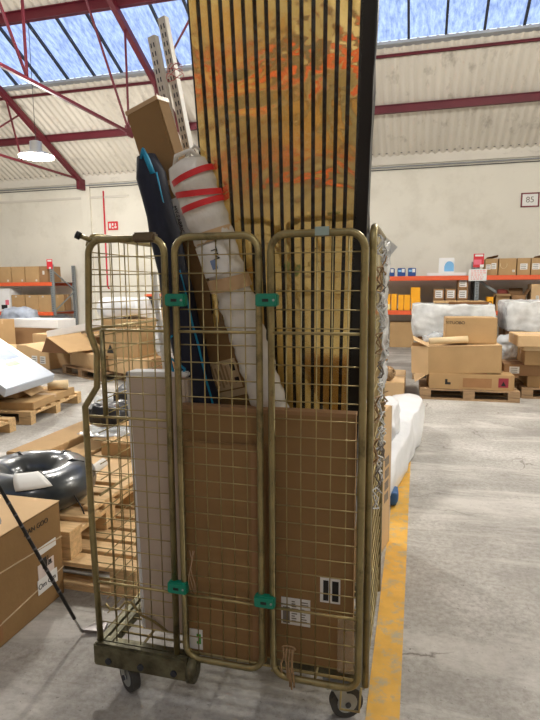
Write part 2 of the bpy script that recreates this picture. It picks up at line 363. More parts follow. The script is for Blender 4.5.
# ------------------------------------------------------------------ generic builders
def carton(label,x0,x1,y0,y1,z0,z1,mt=None,rz=0,name='cardboard_box',cat='box',group=None,tape=True,labels=(),seam=True,tilt=0):
    mt=mt or CB; cx,cy=(x0+x1)/2,(y0+y1)/2; w,d,h=(x1-x0)/2,(y1-y0)/2,z1-z0
    t=thing(name,label,cat,(cx,cy,z0),rz,group,ry=tilt)
    mb=MB(); mb.box(-w,w,-d,d,0,h,mt,b=min(.006,h*.1))
    if seam: mb.box(-w+.01,w-.01,-.002,.002,h-.001,h+.0006,CBIN)
    mb.build('carton_body',t)
    if tape:
        mb=MB(); tw=.025
        mb.box(-w,w,-tw,tw,h,h+.0012,CBT); mb.box(w,w+.0012,-tw,tw,h-min(.09,h*.4),h,CBT); mb.box(-w-.0012,-w,-tw,tw,h-min(.09,h*.4),h,CBT)
        mb.build('tape_strip',t)
    for (u,v,lw,lh,lm) in labels:   # on the front, fractions
        mb=MB(); cxx=-w+u*2*w; czz=v*h; mb.box(cxx-lw/2,cxx+lw/2,-d-.0015,-d,czz-lh/2,czz+lh/2,lm)
        if lm is LBL:
            for k in range(3): mb.box(cxx-lw*.4,cxx+lw*.3,-d-.002,-d-.0015,czz-lh*.35+k*lh*.28,czz-lh*.25+k*lh*.28,GREYP)
        mb.build('box_label',t)
    return t
def open_carton(label,x0,x1,y0,y1,z0,z1,mt=None,rz=0,flaps=(40,60,30,50),fl=None,group=None,fill=None,tilt=0):
    mt=mt or CB; cx,cy=(x0+x1)/2,(y0+y1)/2; w,d,h=(x1-x0)/2,(y1-y0)/2,z1-z0; th=.006
    t=thing('open_cardboard_box',label,'box',(cx,cy,z0),rz,group,ry=tilt)
    mb=MB(); mb.box(-w,w,-d,d,0,th,mt); mb.box(-w,w,-d,-d+th,0,h,mt); mb.box(-w,w,d-th,d,0,h,mt); mb.box(-w,-w+th,-d,d,0,h,mt); mb.box(w-th,w,-d,d,0,h,mt)
    mb.build('carton_body',t)
    fl=fl or min(w,d)*.9
    for k,a in enumerate(flaps):
        if a is None: continue
        a=math.radians(a); mb=MB()
        if k==0: T=Matrix.Translation((0,-d,h))@Matrix.Rotation(a,4,'X'); mb.box(-w,w,-fl,0,-th,0,mt,T)
        if k==1: T=Matrix.Translation((w,0,h))@Matrix.Rotation(a,4,'Y'); mb.box(0,fl,-d,d,-th,0,mt,T)
        if k==2: T=Matrix.Translation((0,d,h))@Matrix.Rotation(-a,4,'X'); mb.box(-w,w,0,fl,-th,0,mt,T)
        if k==3: T=Matrix.Translation((-w,0,h))@Matrix.Rotation(-a,4,'Y'); mb.box(-fl,0,-d,d,-th,0,mt,T)
        mb.build('flap',t)
    return t
def pallet(label,cx,cy,rz=0,z=0,L=1.2,W=.8,mt=None,nb=5,bw=.115,group=None):
    mt=mt or WOOD; t=thing('wooden_pallet',label,'pallet',(cx,cy,z),rz,group)
    for i in range(nb):
        y=-W/2+bw/2+(W-bw)*i/(nb-1); boxmesh('deck_board',t,(-L/2,L/2,y-bw/2,y+bw/2,.122,.144),mt,b=.002)
    for i in range(3):
        x=-L/2+.07+(L-.14)*i/2
        boxmesh('cross_board',t,(x-.07,x+.07,-W/2,W/2,.1,.122),mt)
        for j in range(3):
            y=-W/2+.05+(W-.1)*j/2; boxmesh('block',t,(x-.07,x+.07,y-.05,y+.05,.022,.1),mt)
    for j in range(3):
        y=-W/2+.05+(W-.1)*j/2; boxmesh('bottom_board',t,(-L/2,L/2,y-.05,y+.05,0,.022),mt)
    return t
def lumpy(name,parent,a,mt,amp=.03,n=10,seed=0,freq=3,T=None,sm=True,rd_=.18):
    x0,x1,y0,y1,z0,z1=a; bm=bmesh.new(); bmesh.ops.create_cube(bm,size=1)
    bmesh.ops.subdivide_edges(bm,edges=bm.edges[:],cuts=n,use_grid_fill=True)
    for v in bm.verts:
        p=v.co*2; q=Vector((p.x*math.sqrt(max(0,1-rd_*(p.y**2+p.z**2))),p.y*math.sqrt(max(0,1-rd_*(p.x**2+p.z**2))),p.z*math.sqrt(max(0,1-rd_*(p.x**2+p.y**2)))))
        c=Vector(((x0+x1)/2+q.x*(x1-x0)/2,(y0+y1)/2+q.y*(y1-y0)/2,(z0+z1)/2+q.z*(z1-z0)/2))
        dd=noise.noise_vector(c*freq+Vector((seed,seed*2,0)))*amp+noise.noise_vector(c*freq*3.1+Vector((seed,0,3)))*amp*.5
        c+=dd; c.z=max(c.z,z0); v.co=c
    bm.verts.index_update(); mb=MB(); mb.add([v.co.copy() for v in bm.verts],[[v.index for v in f.verts] for f in bm.faces],mt,T,sm); bm.free()
    return mb.build(name,parent)
def sheet(name,parent,fn,nu,nv,mt,smooth=True):
    vs=[fn(i/nu,j/nv) for j in range(nv+1) for i in range(nu+1)]; fs=[(j*(nu+1)+i,j*(nu+1)+i+1,(j+1)*(nu+1)+i+1,(j+1)*(nu+1)+i) for j in range(nv) for i in range(nu)]
    mb=MB(); mb.add(vs,fs,mt,smooth=smooth); o=mb.build(name,parent); md=o.modifiers.new('s','SOLIDIFY'); md.thickness=.0015; return o
# ------------------------------------------------------------------ ROLL CAGE
X0,X1,Y0,Y1,ZD=-1.10,-.14,1.66,2.28,.19
cage=thing('roll_cage','tall wire mesh roll cage on castors packed with boxes and rolls','roll cage',(-.62,1.97,0))
CO=Vector((-.62,1.97,0))
def part(mb,name,parent=None):
    for i,v in enumerate(mb.v): mb.v[i]=v-CO
    return mb.build(name,parent or cage)
def arc(cx,cz,r,a0,a1,y,n=6): return [(cx+r*math.cos(a0+(a1-a0)*k/n),y,cz+r*math.sin(a0+(a1-a0)*k/n)) for k in range(n+1)]
TR=.0115
# base
mb=MB(); mb.box(-1.125,-.745,1.635,1.665,.105,.195,DIRTY,b=.008); mb.box(-1.125,-.745,1.665,1.69,.185,.193,DIRTY)
mb.tube([(-.745,1.65,.15),(-.72,1.65,.15)],.043,DIRTY,n=16)
for x in (-1.06,-.93,-.80): mb.disk((x,1.633,.135),.012,.008,DKGREY,12,ax='y')
part(mb,'front_channel')
mb=MB()
for x in (-1.105,-1.07): mb.bar((x,1.66,.18),(x,2.28,.18),.022,.035,DIRTY)
mb.bar((-.15,1.7,.175),(-.15,2.28,.175),.03,.05,GALV); mb.bar((-1.1,2.27,.175),(-.14,2.27,.175),.03,.05,DIRTY); mb.bar((-.72,1.76,.16),(-.15,1.76,.16),.03,.04,DIRTY)
part(mb,'base_frame')
mb=MB(); y=1.69
while y<2.27: mb.tube([(-1.09,y,.187),(-.15,y,.187)],.0045,WIRE,n=6); y+=.045
for x in (-.95,-.78,-.62,-.45,-.3): mb.tube([(x,1.68,.179),(x,2.27,.179)],.005,WIRE,n=6)
part(mb,'deck_grid')
def caster(x,y,rz):
    T=Matrix.Translation((x,y,0))@Matrix.Rotation(rz,4,'Z')
    mb=MB()
    mb.box(-.045,.045,-.035,.035,.135,.143,GALV,T); mb.disk((0,0,.128),.024,.014,GALV,16,T=T)
    for s in (-1,1):
        vs=[(-.022,s*.021,.125),(.022,s*.021,.125),(.05,s*.021,.055),(.02,s*.021,.045),(-.022,s*.024,.125),(.022,s*.024,.125),(.05,s*.024,.055),(.02,s*.024,.045)]
        mb.add(vs,[(0,1,2,3),(7,6,5,4),(0,4,5,1),(1,5,6,2),(2,6,7,3),(3,7,4,0)],GALV,T)
    mb.box(-.022,.022,-.024,.024,.118,.125,GALV,T)
    c=part(mb,'caster')
    mb=MB(); mb.disk((.035,0,.0585),.0575,.03,RUB,28,T=T,ax='y'); mb.disk((.035,0,.0585),.036,.034,GALV,20,T=T,ax='y'); mb.disk((.035,0,.0585),.01,.056,DKGREY,12,T=T,ax='y')
    for i,v in enumerate(mb.v): mb.v[i]=v-CO
    mb.build('wheel',c)
caster(-1.03,1.70,math.radians(-35)); caster(-.235,1.74,math.radians(25)); caster(-1.03,2.22,math.radians(60)); caster(-.22,2.2,math.radians(100))
# gates
def grid(mb,x0,x1,z0,z1,nx,pz,y,skip=()):
    for i in range(1,nx):
        x=x0+(x1-x0)*i/nx; j=random.uniform(-.002,.002); mb.tube([(x,y+.003,z0),(x+j,y+.003,(z0+z1)/2),(x,y+.003,z1)],.0021,WIRE,n=5)
    z=z1-pz
    while z>z0+.02:
        mb.tube([(x0,y-.001,z),(x1,y-.001,z)],.0021,WIRE,n=5); z-=pz
PZ=.0575
ZB=1.352; ZLB=ony(215,598,Y0)[2]; ZL2=ony(130,418,Y0)[2]
def gate(x0,x1,z0,z1,midbars):
    r=.05; y=Y0
    pts=[(x0+TR,y,z0+r)]+arc(x0+TR+r,z1-TR-r,r,PI,PI/2,y)+arc(x1-TR-r,z1-TR-r,r,PI/2,0,y)+arc(x1-TR-r,z0+TR+r,r,0,-PI/2,y)+arc(x0+TR+r,z0+TR+r,r,-PI/2,-PI,y)[:-1]
    mb=MB(); mb.tube(pts,TR,ZINC,n=10,closed=True); g=part(mb,'gate')
    mb=MB(); grid(mb,x0+TR,x1-TR,z0+TR,z1-TR,6,PZ,y)
    for zb in midbars: mb.tube([(x0+TR,y-.004,zb),(x1-TR,y-.004,zb)],.0048,WIRE,n=8)
    for i,v in enumerate(mb.v): mb.v[i]=v-CO
    mb.build('wire_grid',g); return g
gM=gate(-.772,-.468,.178,1.665,(ZB,ZLB)); gR=gate(-.452,-.142,.168,1.665,(ZB,ZLB))
# left gate with the kinked outer tube
x0,x1,z1=-1.098,-.785,1.665; r=.05; y=Y0
k=[(-1.105,y,.19),(-1.115,y,.6),(-1.118,y,ony(91,407,Y0)[2]),(ony(97,387,Y0)[0],y,ony(97,387,Y0)[2]),(ony(97,353,Y0)[0],y,ony(97,353,Y0)[2]),(-1.088,y,ony(87,330,Y0)[2])]
pts=k+arc(-1.075+r,z1-TR-r,r,PI,PI/2,y)+arc(x1-TR-r,z1-TR-r,r,PI/2,0,y)+[(x1-TR,y,.195)]
mb=MB(); mb.tube(pts,TR,ZINC,n=10); xi=ony(104,375,Y0)[0]
mb.tube([(xi,y,ZB),(xi,y,ZL2)],.009,ZINC,n=8)
g=part(mb,'gate')
mb=MB(); 
for i in range(1,6):
    x=x0+TR+(x1-x0-2*TR)*i/6; mb.tube([(x,y+.003,.2),(x,y+.003,z1-TR)],.0021,WIRE,n=5)
z=z1-TR-PZ
while z>.24:
    xl=-1.08 if z>ZB else (xi if z>ZL2 else -1.1)
    mb.tube([(xl,y-.001,z),(x1-TR,y-.001,z)],.0021,WIRE,n=5); z-=PZ
for zb,xl in ((ZB,xi),(ZL2,-1.1),(ZLB,-1.1)): mb.tube([(xl,y-.004,zb),(x1-TR,y-.004,zb)],.0048,WIRE,n=8)
for i,v in enumerate(mb.v): mb.v[i]=v-CO
mb.build('wire_grid',g)
mb=MB(); mb.box(ony(134,231,Y0)[0],ony(156,231,Y0)[0],y-.017,y+.017,1.64,1.672,mat('brown_sleeve',(96,80,56),.6),b=.006); part(mb,'handle_sleeve')
mb=MB(); mb.tube([(-1.06,y,1.652),(-1.10,y-.012,1.668)],.008,ZINC); mb.tube([(-1.095,y-.01,1.665),(-1.108,y-.016,1.672)],.013,BLK,n=10); part(mb,'black_end_cap')
# latches
for px,py in ((176,300),(267,300),(178,587),(265,601)):
    c=ony(px,py,Y0-.012); mb=MB(); mb.box(c.x-.035,c.x+.035,c.y-.014,c.y+.016,c.z-.02,c.z+.02,TEAL,b=.004)
    mb.box(c.x-.012,c.x+.008,c.y-.0155,c.y-.013,c.z-.005,c.z+.004,INK); mb.disk((c.x+.024,c.y-.0145,c.z),.004,.002,GALV,10,ax='y'); part(mb,'gate_clip')
c=ony(322,231,Y0-.014); mb=MB(); mb.box(c.x-.021,c.x+.021,c.y-.002,c.y+.002,c.z-.013,c.z+.013,mat('label_greygreen',(150,168,160),.5)); part(mb,'gate_label')
# sides and rear
def side(x,kink=False):
    zt=1.672; pts=([] if kink else [(x,Y0+.024,.18),(x,Y0+.024,zt-.05)])+[(x,Y0+.024+.05-.05*math.cos(a),zt-.05+.05*math.sin(a)) for a in [PI/2*k/6 for k in range(1,7)]]+[(x,Y1-.05-.0+.05*math.sin(a),zt-.05+.05*math.cos(a)) for a in [PI/2*k/6 for k in range(0,7)]]+[(x,Y1,.18)]
    mb=MB(); mb.tube(pts,TR,ZINC,n=10); s=part(mb,'side_panel')
    mb=MB()
    n=9
    for i in range(1,n):
        yy=Y0+.024+(Y1-Y0-.024)*i/n; mb.tube([(x,yy,.19),(x,yy,zt)],.0021,WIRE,n=5)
    z=zt-PZ
    while z>.21: mb.tube([(x+.003,Y0+.024,z),(x+.003,Y1,z)],.0021,WIRE,n=5); z-=PZ
    for zb in (ZB,.75): mb.tube([(x-.004,Y0+.024,zb),(x-.004,Y1,zb)],.005,WIRE,n=6)
    for i,v in enumerate(mb.v): mb.v[i]=v-CO
    mb.build('wire_grid',s)
side(-1.088,True); side(-.132)
mb=MB(); mb.tube([(X0+.02,Y1,1.66),(X1-.02,Y1,1.66)],TR,ZINC,n=8); s=part(mb,'rear_panel')
mb=MB(); 
for i in range(1,14):
    x=X0+.02+(X1-X0-.04)*i/14; mb.tube([(x,Y1,.19),(x,Y1,1.66)],.0021,WIRE,n=5)
z=1.66-PZ*2
while z>.21: mb.tube([(X0+.02,Y1+.003,z),(X1-.02,Y1+.003,z)],.0021,WIRE,n=5); z-=PZ*2
for i,v in enumerate(mb.v): mb.v[i]=v-CO
mb.build('wire_grid',s)
# hooks / bent wires low on the left, bracket under the right
mb=MB(); mb.tube([(-1.09,1.68,.33),(-1.07,1.68,.31),(-1.04,1.69,.31),(-1.02,1.7,.335),(-1.0,1.71,.33),(-.97,1.73,.27),(-.93,1.75,.24),(-.88,1.76,.2)],.005,WIRE,n=6); part(mb,'bent_hook')
mb=MB(); a=ony(341,690,1.655);b=ony(340,709,1.655);c_=ony(359,712,1.655);d=ony(361,688,1.655); mb.tube([a,b,c_,d],.004,WIRE,n=6); part(mb,'foot_loop')
# ------------------------------------------------------------------ cage load
def fy_label(parent,x0,x1,z0,z1,y,mt=LBL): mb=MB(); mb.box(x0,x1,y-.0012,y,z0,z1,mt); return mb
# rear large flat box (A)
A0=ony(180,406,1.72);A1=ony(355,413,1.72)
t=thing('flat_cardboard_box','large upright flat cardboard box filling the lower right of the cage','box',(-.485,1.742,.196))
w=.305;h=1.09-.196
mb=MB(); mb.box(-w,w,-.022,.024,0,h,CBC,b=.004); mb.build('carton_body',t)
mb=MB(); mb.box(-w-.001,w+.001,-.0235,.025,h-.012,h+.001,CB3); mb.build('tape_strip',t)
for (u0,v0,u1,v1,kk) in ((281,597,310,628,0),(320,577,340,605,1)):
    p=ony(u0,v0,1.716);q=ony(u1,v1,1.716); L=Vector((-.485,1.742,.196)); p=p-L;q=q-L
    mb=MB(); mb.box(p.x,q.x,-.0236,-.022,q.z,p.z,LBL)
    W_=q.x-p.x;H_=p.z-q.z
    if kk==0:
        mb.box(p.x+.06*W_,p.x+.3*W_,-.0242,-.0236,q.z+.05*H_,p.z-.35*H_,GREYP)
        for i in range(9): 
            for (a,b) in ((.36,.62),(.68,.95)): 
                if random.random()<.8: mb.box(p.x+a*W_,p.x+(a+random.uniform(.1,b-a))*W_,-.0242,-.0236,p.z-(.1+.09*i)*H_-.004,p.z-(.1+.09*i)*H_,GREYP)
    else:
        mb.box(p.x+.16*W_,p.x+.42*W_,-.0242,-.0236,q.z+.08*H_,p.z-.12*H_,INK); mb.box(p.x+.6*W_,p.x+.92*W_,-.0242,-.0236,q.z+.08*H_,p.z-.12*H_,INK)
    mb.build('box_label',t)
# front flat boxes (B): left part behind middle gate, right part behind right gate
B0=ony(183,440,1.69);B1=ony(258,447,1.69)
t=thing('flat_cardboard_box','flat cardboard box with small green and white label behind middle gate','box',((B0.x-.475)/2,1.697,.196))
w=(-.475-B0.x)/2;h=.972-.196
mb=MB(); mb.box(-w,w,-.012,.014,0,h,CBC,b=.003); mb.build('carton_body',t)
mb=MB(); mb.box(w-.045,w-.012,-.0132,-.012,.01,h-.01,CB3); mb.build('tape_strip',t)
p=ony(184,627,1.685)-t.location;q=ony(203,652,1.685)-t.location
mb=MB(); mb.box(-w+.006,q.x,-.0135,-.012,max(q.z,.012),p.z,LBL); g0=-w+.006+(q.x+w)*.5; mb.box(g0,q.x-.006,-.0142,-.0135,(q.z+p.z)/2-.012,(q.z+p.z)/2+.026,INKG); mb.disk((q.x-.02,-.0146,(q.z+p.z)/2+.006),.008,.0008,LBL,12,ax='y'); mb.build('box_label',t)
t=thing('flat_cardboard_box','slim cardboard box just inside the right gate, in front of the larger one','box',(-.34,1.697,.196))
mb=MB(); mb.box(-.108,.108,-.012,.014,0,.775,CB3,b=.003); mb.build('carton_body',t)
t.location.y=1.697
# remove: the labels of A sit in front of this box, so push it to the left strip only
bpy.data.objects.remove(t.children[0]); bpy.data.objects.remove(t)
# white / taupe tall board
wl=ony(127,368,1.76); 
t=thing('white_foam_box','tall taupe board box with white top standing left inside the cage','box',(-.895,1.80,.196),ry=math.radians(-1.5))
mb=MB(); mb.box(-.085,.145,-.04,.035,0,.985,TAUPE,b=.008); mb.build('box_body',t)
mb=MB(); mb.box(-.092,-.078,-.042,.036,0,1.0,WCARD,b=.004); mb.box(-.092,.146,-.042,.036,.982,1.0,WCARD,b=.004); mb.build('white_edge',t)
# leaning helpers
def lean(p0,p1,twist=0):
    p0=Vector(p0);p1=Vector(p1);z=(p1-p0).normalized();x=Vector((1,0,0));x=(x-z*x.dot(z)).normalized();y=z.cross(x)
    R=Matrix(((x.x,y.x,z.x,p0.x),(x.y,y.y,z.y,p0.y),(x.z,y.z,z.z,p0.z),(0,0,0,1)))@Matrix.Rotation(twist,4,'Z'); return R,(p1-p0).length
def lthing(name,label,cat,T): 
    o=bpy.data.objects.new(name,None); C.objects.link(o); o.matrix_world=T; o.empty_display_size=.1; return tag(o,label,cat)
# striped panel
pl0=Vector((-.27-.26,2.235,.20)); pl1=Vector((-.135-.26,1.50,2.62))
T,LEN=lean(pl0,pl1)
t=lthing('slatted_wall_panel','tall black and gold striped slat panel in glossy film leaning out of the cage','wall panel',T)
NS=15; PW=.0335; Wt=NS*PW
mb=MB(); mb.box(-Wt/2-.004,Wt/2+.0,.0,.012,0,LEN,FELT); mb.box(Wt/2,Wt/2+.034,-.004,.012,0,LEN,BLK); mb.box(Wt/2+.03,Wt/2+.036,-.012,.02,0,LEN,BLK); mb.build('backing_board',t)
mb=MB()
for i in range(NS):
    x=-Wt/2+PW*i+.005; 
    n=24
    for j in range(n):
        pass
    mb.box(x,x+.0215,-.011,0,0,LEN,GOLD,b=.0015)
mb.build('slat_face',t)
GF=bpy.data.materials.new('clear_stretch_film'); GF.use_nodes=True; nt_=GF.node_tree; nt_.nodes.remove(nt_.nodes['Principled BSDF'])
g_=nt_.nodes.new('ShaderNodeBsdfGlossy'); g_.inputs['Roughness'].default_value=.06; t_=nt_.nodes.new('ShaderNodeBsdfTransparent'); x_=nt_.nodes.new('ShaderNodeMixShader')
tc_=nt_.nodes.new('ShaderNodeTexCoord'); n_=nt_.nodes.new('ShaderNodeTexNoise'); n_.inputs['Scale'].default_value=5; n_.inputs['Detail'].default_value=4; n_.inputs['Distortion'].default_value=1.2
b_=nt_.nodes.new('ShaderNodeBump'); b_.inputs['Strength'].default_value=.8; b_.inputs['Distance'].default_value=.03
nt_.links.new(tc_.outputs['Object'],n_.inputs['Vector']); nt_.links.new(n_.outputs['Fac'],b_.inputs['Height']); nt_.links.new(b_.outputs[0],g_.inputs['Normal'])
x_.inputs[0].default_value=.03; nt_.links.new(t_.outputs[0],x_.inputs[1]); nt_.links.new(g_.outputs[0],x_.inputs[2]); nt_.links.new(x_.outputs[0],nt_.nodes['Material Output'].inputs[0])
o=sheet('stretch_film',t,lambda u,v:(-Wt/2-.003+(Wt+.004)*u,-.0165+.003*noise.noise(Vector((u*5,v*11,3))),LEN*v),14,60,GF)
def pf(u,v):
    x=Wt/2+.036+ .012*noise.noise(Vector((u*2,v*14,0))) ; return (x+.003*u,-.012+.036*u+.006*noise.noise(Vector((u*3,v*20,5))),LEN*v)
o=sheet('wrapping_film',t,pf,4,60,BSHRINK)
# twin slot rails
def rail(label,pt,Yt,L,w,slots):
    top=ony(pt[0],pt[1],Yt); bot=Vector((top.x+.365,Yt+.14,.2)); d=(bot-top).normalized(); bot=top-d*0+d*L
    T,Ln=lean(bot,top,math.radians(-14)); t=lthing('slotted_rail',label,'rail',T)
    mb=MB(); 
    mb.box(-w/2,-w/2+.002,-.012,.012,0,Ln,WRAIL); mb.box(w/2-.002,w/2,-.012,.012,0,Ln,WRAIL); mb.box(-w/2,w/2,-.0125,-.0105,0,Ln,WRAIL); mb.build('rail_channel',t)
    if slots:
        mb=MB(); z=.02
        while z<Ln-.03:
            for s in (-1,1): mb.box(s*w*.2-.0022,s*w*.2+.0022,-.0133,-.0125,z,z+.016,DKGREY)
            z+=.03
        mb.build('slots',t)
rail('white slotted rail with the lower top end, left of the pair',(153,37),1.97,2.28,.032,True)
rail('white slotted rail with the higher top end sticking out above',(163,18),1.99,2.34,.032,True)
rail('plain white rail behind the slotted rails',(172,60),2.02,2.08,.02,False)
mb=MB(); c=ony(176,72,1.97)
for s in range(3): mb.tube([c+Vector((.035*math.cos(a+s),.012*math.sin(a)-.01,.012*math.sin(a*2+s)+s*.018-.02)) for a in [2*PI*k/10 for k in range(10)]],.0015,mat('pink_twine',(205,120,120),.8),n=4,closed=True)
tag(mb.build('tie_twine'),'thin pink twine tied around the white slotted rails','twine')
# long cardboard box
tp=ony(150,104,1.86); T,Ln=lean((tp.x+.52,2.03,.2),tp,math.radians(-12))
lo=ony(243,405,1.93); d=(tp-lo).normalized(); b0=lo-d*((lo.z-.21)/d.z); T,Ln=lean(b0,tp,math.radians(-10))
t=lthing('long_cardboard_box','long square cardboard tube box leaning behind the navy bag','box',T)
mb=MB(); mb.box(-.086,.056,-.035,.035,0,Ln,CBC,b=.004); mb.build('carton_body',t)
boxmesh('tape_strip',t,(-.087,.057,-.036,.036,Ln-.012,Ln+.002),CBT); _q=(ony(172,182,1.85)-b0).dot(d); boxmesh('tape_strip',t,(-.087,.057,-.036,-.035,_q-.008,_q+.008),CBT); _q=(ony(233,393,1.9)-b0).dot(d); boxmesh('tape_strip',t,(-.087,.057,-.0362,-.035,_q-.012,_q+.012),LBY)
LD=d.copy(); LB=b0.copy()
def zl(px,py): return (ony(px,py,1.86)-LB).dot(LD)
zz=zl(178,219)-.08; mb=MB(); mb.box(-.07,.03,-.0365,-.035,zz,zz+.15,LBL); mb.build('box_label',t)
text('MY-FABRIC',.02,INK,Matrix.Translation((-.005,-.0372,zz+.075))@Matrix.Rotation(PI/2,4,'X')@Matrix.Rotation(-PI/2,4,'Z'),t).name='lettering'
zq=zl(232,376)+.0
mb=MB(); mb.box(-.078,.045,-.0365,-.035,zq-.05,zq+.06,LBY)
for i in range(5): mb.box(-.066+i*.015,-.058+i*.015,-.0372,-.0365,zq-.04+.01*(i%2),zq+.05-.012*(i%3),mat('faint_brown_print',(170,142,104),.7))
mb.box(.018,.036,-.0372,-.0365,zq+.015,zq+.045,INK); mb.box(.022,.04,-.0372,-.0365,zq-.03,zq-.01,INK); mb.build('box_label',t)
# navy bag
tp=ony(145,156,1.775); lo=ony(203,400,1.865); d=(tp-lo).normalized(); b0=lo-d*((lo.z-.25)/d.z); T,Ln=lean(b0,tp)
t=lthing('fabric_bag','long navy fabric bag with turquoise zip edge leaning in the cage','bag',T)
K=26; pts=[];rs=[]
for i in range(K+1):
    u=i/K; pts.append((.006*math.sin(u*9),.004*math.sin(u*7),Ln*u)); r=.082-.036*u
    if i==0: r=.05
    if i==K: r=.034
    if i==K-1: r=.05
    rs.append(r*(1+.05*math.sin(i*2.1)))
mb=MB(); mb.tube(pts,.05,NAVY,n=16,rs=rs); 
mb.build('bag_body',t)
mb=MB(); mb.tube([(rs[i]*.80,-rs[i]*.62,pts[i][2]) for i in range(1,K)],.004,TURQ,n=5); mb.tube([(.0,-.025,Ln-.012),(.012,-.028,Ln+.012),(.02,-.032,Ln-.02),(.03,-.038,Ln-.07)],.010,TURQ,n=6); mb.build('zip',t)
mb=MB(); zc=(lo.z-.25)/d.z+.14
q=[(-.05,0),(-.005,.045),(.0,.06),(-.05,.02),(-.05,.05),(-.058,.05),(-.058,-.02),(.0,-.05),(.004,-.035),(-.05,-.005)]

for (a,b_) in (((-.05,zc+.05),(-.002,zc)),((-.05,zc+.05),(-.05,zc-.05)),((-.05,zc-.05),(-.002,zc))): mb.bar((a[0],-.079,a[1]),(b_[0],-.079,b_[1]),.007,.006,TURQ)
mb.build('printed_emblem',t)
mb=MB(); mb.bar((-.05,-.078,zc+.10),(-.02,-.077,zc+.125),.007,.006,TURQ); mb.build('printed_emblem',t)
# white plastic roll
tp=ony(187,158,1.69); lo=ony(270,402,1.815); d=(tp-lo).normalized(); b0=lo-d*((lo.z-.29)/d.z); T,Ln=lean(b0,tp)
t=lthing('wrapped_roll','white plastic wrapped roll with three red tape bands leaning in the cage','roll',T)
K=110; pts=[];rs=[]
for i in range(K+1):
    u=i/K; pts.append((.004*math.sin(u*11),.003*math.sin(u*8),Ln*u)); r=(.060+.008*max(0,min(1,(u-.82)/.05)))+.003*math.sin(i*1.7)+.002*math.sin(i*.9)
    if u>.96: r=.070-.016*(u-.96)/.04
    if i==K: r=.02
    rs.append(r)
mb=MB(); mb.tube(pts,.05,FILMW,n=28,rs=rs)
for i,v in enumerate(mb.v):
    k=.004+.004*min(1,max(0,(v.z/Ln-.8)*6)); n_=noise.noise(Vector((v.x*16,v.y*16,v.z*9)))*k+abs(noise.noise(Vector((v.x*30,v.y*30,v.z*5))))*k; rr=Vector((v.x,v.y,0)).normalized() if Vector((v.x,v.y,0)).length>1e-4 else Vector((0,0,0)); mb.v[i]=v+rr*n_
mb.build('roll_body',t)
mb=MB(); 
mb.tube([(-.05,-.01,Ln-.02),(-.02,-.03,Ln+.012),(.03,-.03,Ln+.012),(.045,0,Ln-.02)],.008,FILMW,n=6)
mb.tube([(-.01,.01,Ln),(.03,.02,Ln+.03),(.05,.03,Ln+.0)],.006,FILMW,n=6); mb.build('gathered_top',t)
def zat(py,px): # length along the roll for a photo height
    Q=ony(px,py,1.73); return (Q-b0).dot(d)
def band(z,hh,mt,name,tl=.12,r=.0738):
    mb=MB(); n=24; vs=[];fs=[]
    for k in range(n+1):
        a=2*PI*k/n; x,y=r*math.cos(a),r*math.sin(a)
        for s in (-.5,.5): vs.append((x,y,z+s*hh+x*tl))
    fs=[(2*k,2*k+2,2*k+3,2*k+1) for k in range(n)]; mb.add(vs,fs,mt,smooth=True); return mb.build(name,t)
for (px,py,tl) in ((195,178,.1),(200,194,-.22),(204,205,.0)): band(zat(py,px),.019,REDT,'red_tape',tl)
band(zat(236,212),.035,CBT,'brown_tape',.0,.0668); band(zat(283,228),.045,CBT,'brown_tape',-.1,.071)
z0=zat(272,226); z1=zat(240,212)
mb=MB(); n=10; R=.0705
vs=[];fs=[]
for k in range(n+1):
    a=math.radians(-150+100*k/n)
    for z in (z0,z1-.01): vs.append((R*math.cos(a),R*math.sin(a),z))
fs=[(2*k,2*k+2,2*k+3,2*k+1) for k in range(n)]; mb.add(vs,fs,LBL,smooth=True); mb.build('roll_label',t)
text('TM',.03,INK,Matrix.Translation((.012,-.0718,z1-.045))@Matrix.Rotation(PI/2,4,'X')@Matrix.Rotation(-PI/2,4,'Z'),t)
boxmesh('roll_label',t,(-.012,.006,-.0725,-.0708,z0+.02,z0+.05),SCRN)
# clear plastic tube by the rear left post
mb=MB(); a=ony(153,272,2.2);b=ony(168,385,2.2); d=(a-b); mb.tube([b-d*.8,a],.014,FILMD,n=10); tag(mb.build('plastic_tube'),'thin pale plastic tube standing near the rear left post of the cage','tube')
# twine hanging at the right gate
t=thing('hanging_twine','frayed brown twine loops hanging from the bottom of the right gate','twine',tuple(ony(289,648,1.64)))
mb=MB()
mb.tube([(.022*math.cos(a)-.0,-.002,.008*math.sin(a)) for a in [2*PI*k/12 for k in range(12)]],.003,TWINE,n=6,closed=True)
for (a,b_,c,e) in ((-.018,-.016,-.026,.085),(-.006,-.01,-.006,.10),(.004,.0,.002,.13),(.012,.012,.008,.14),(.016,.01,.016,.13)):
    mb.tube([(a,-.004,0),(b_,-.008,-e*.33),(c,-.008,-e*.66),(c+.004,-.012,-e)],.0032,TWINE,n=6)
mb.build('twine_strands',t)
# twine knot near left of middle gate bottom
p=ony(190,550,1.64)
mb=MB()
for s in range(3): mb.tube([p+Vector((.008*math.sin(k*1.3+s)+s*.005,-.004,-.03*k)) for k in range(6)],.0014,mat('clear_strap',(170,140,110),.3),n=5)
tag(mb.build('strap_tail'),'thin loose strapping tails hanging on the left of the middle gate','strap')
# clear film inside right gate
p=ony(348,640,1.684)
o=sheet('plastic_film',None,lambda u,v:(p.x-.035+.06*u,1.681+.003*noise.noise(Vector((u*5,v*9,1))),p.z-.12+.2*v),6,12,mat('thin_film',(190,170,140),.15,var=.2,scale=20,bump=.6,bscale=30,trans=.62))
tag(o,'crumpled clear film pressed inside the lower right gate','plastic film')
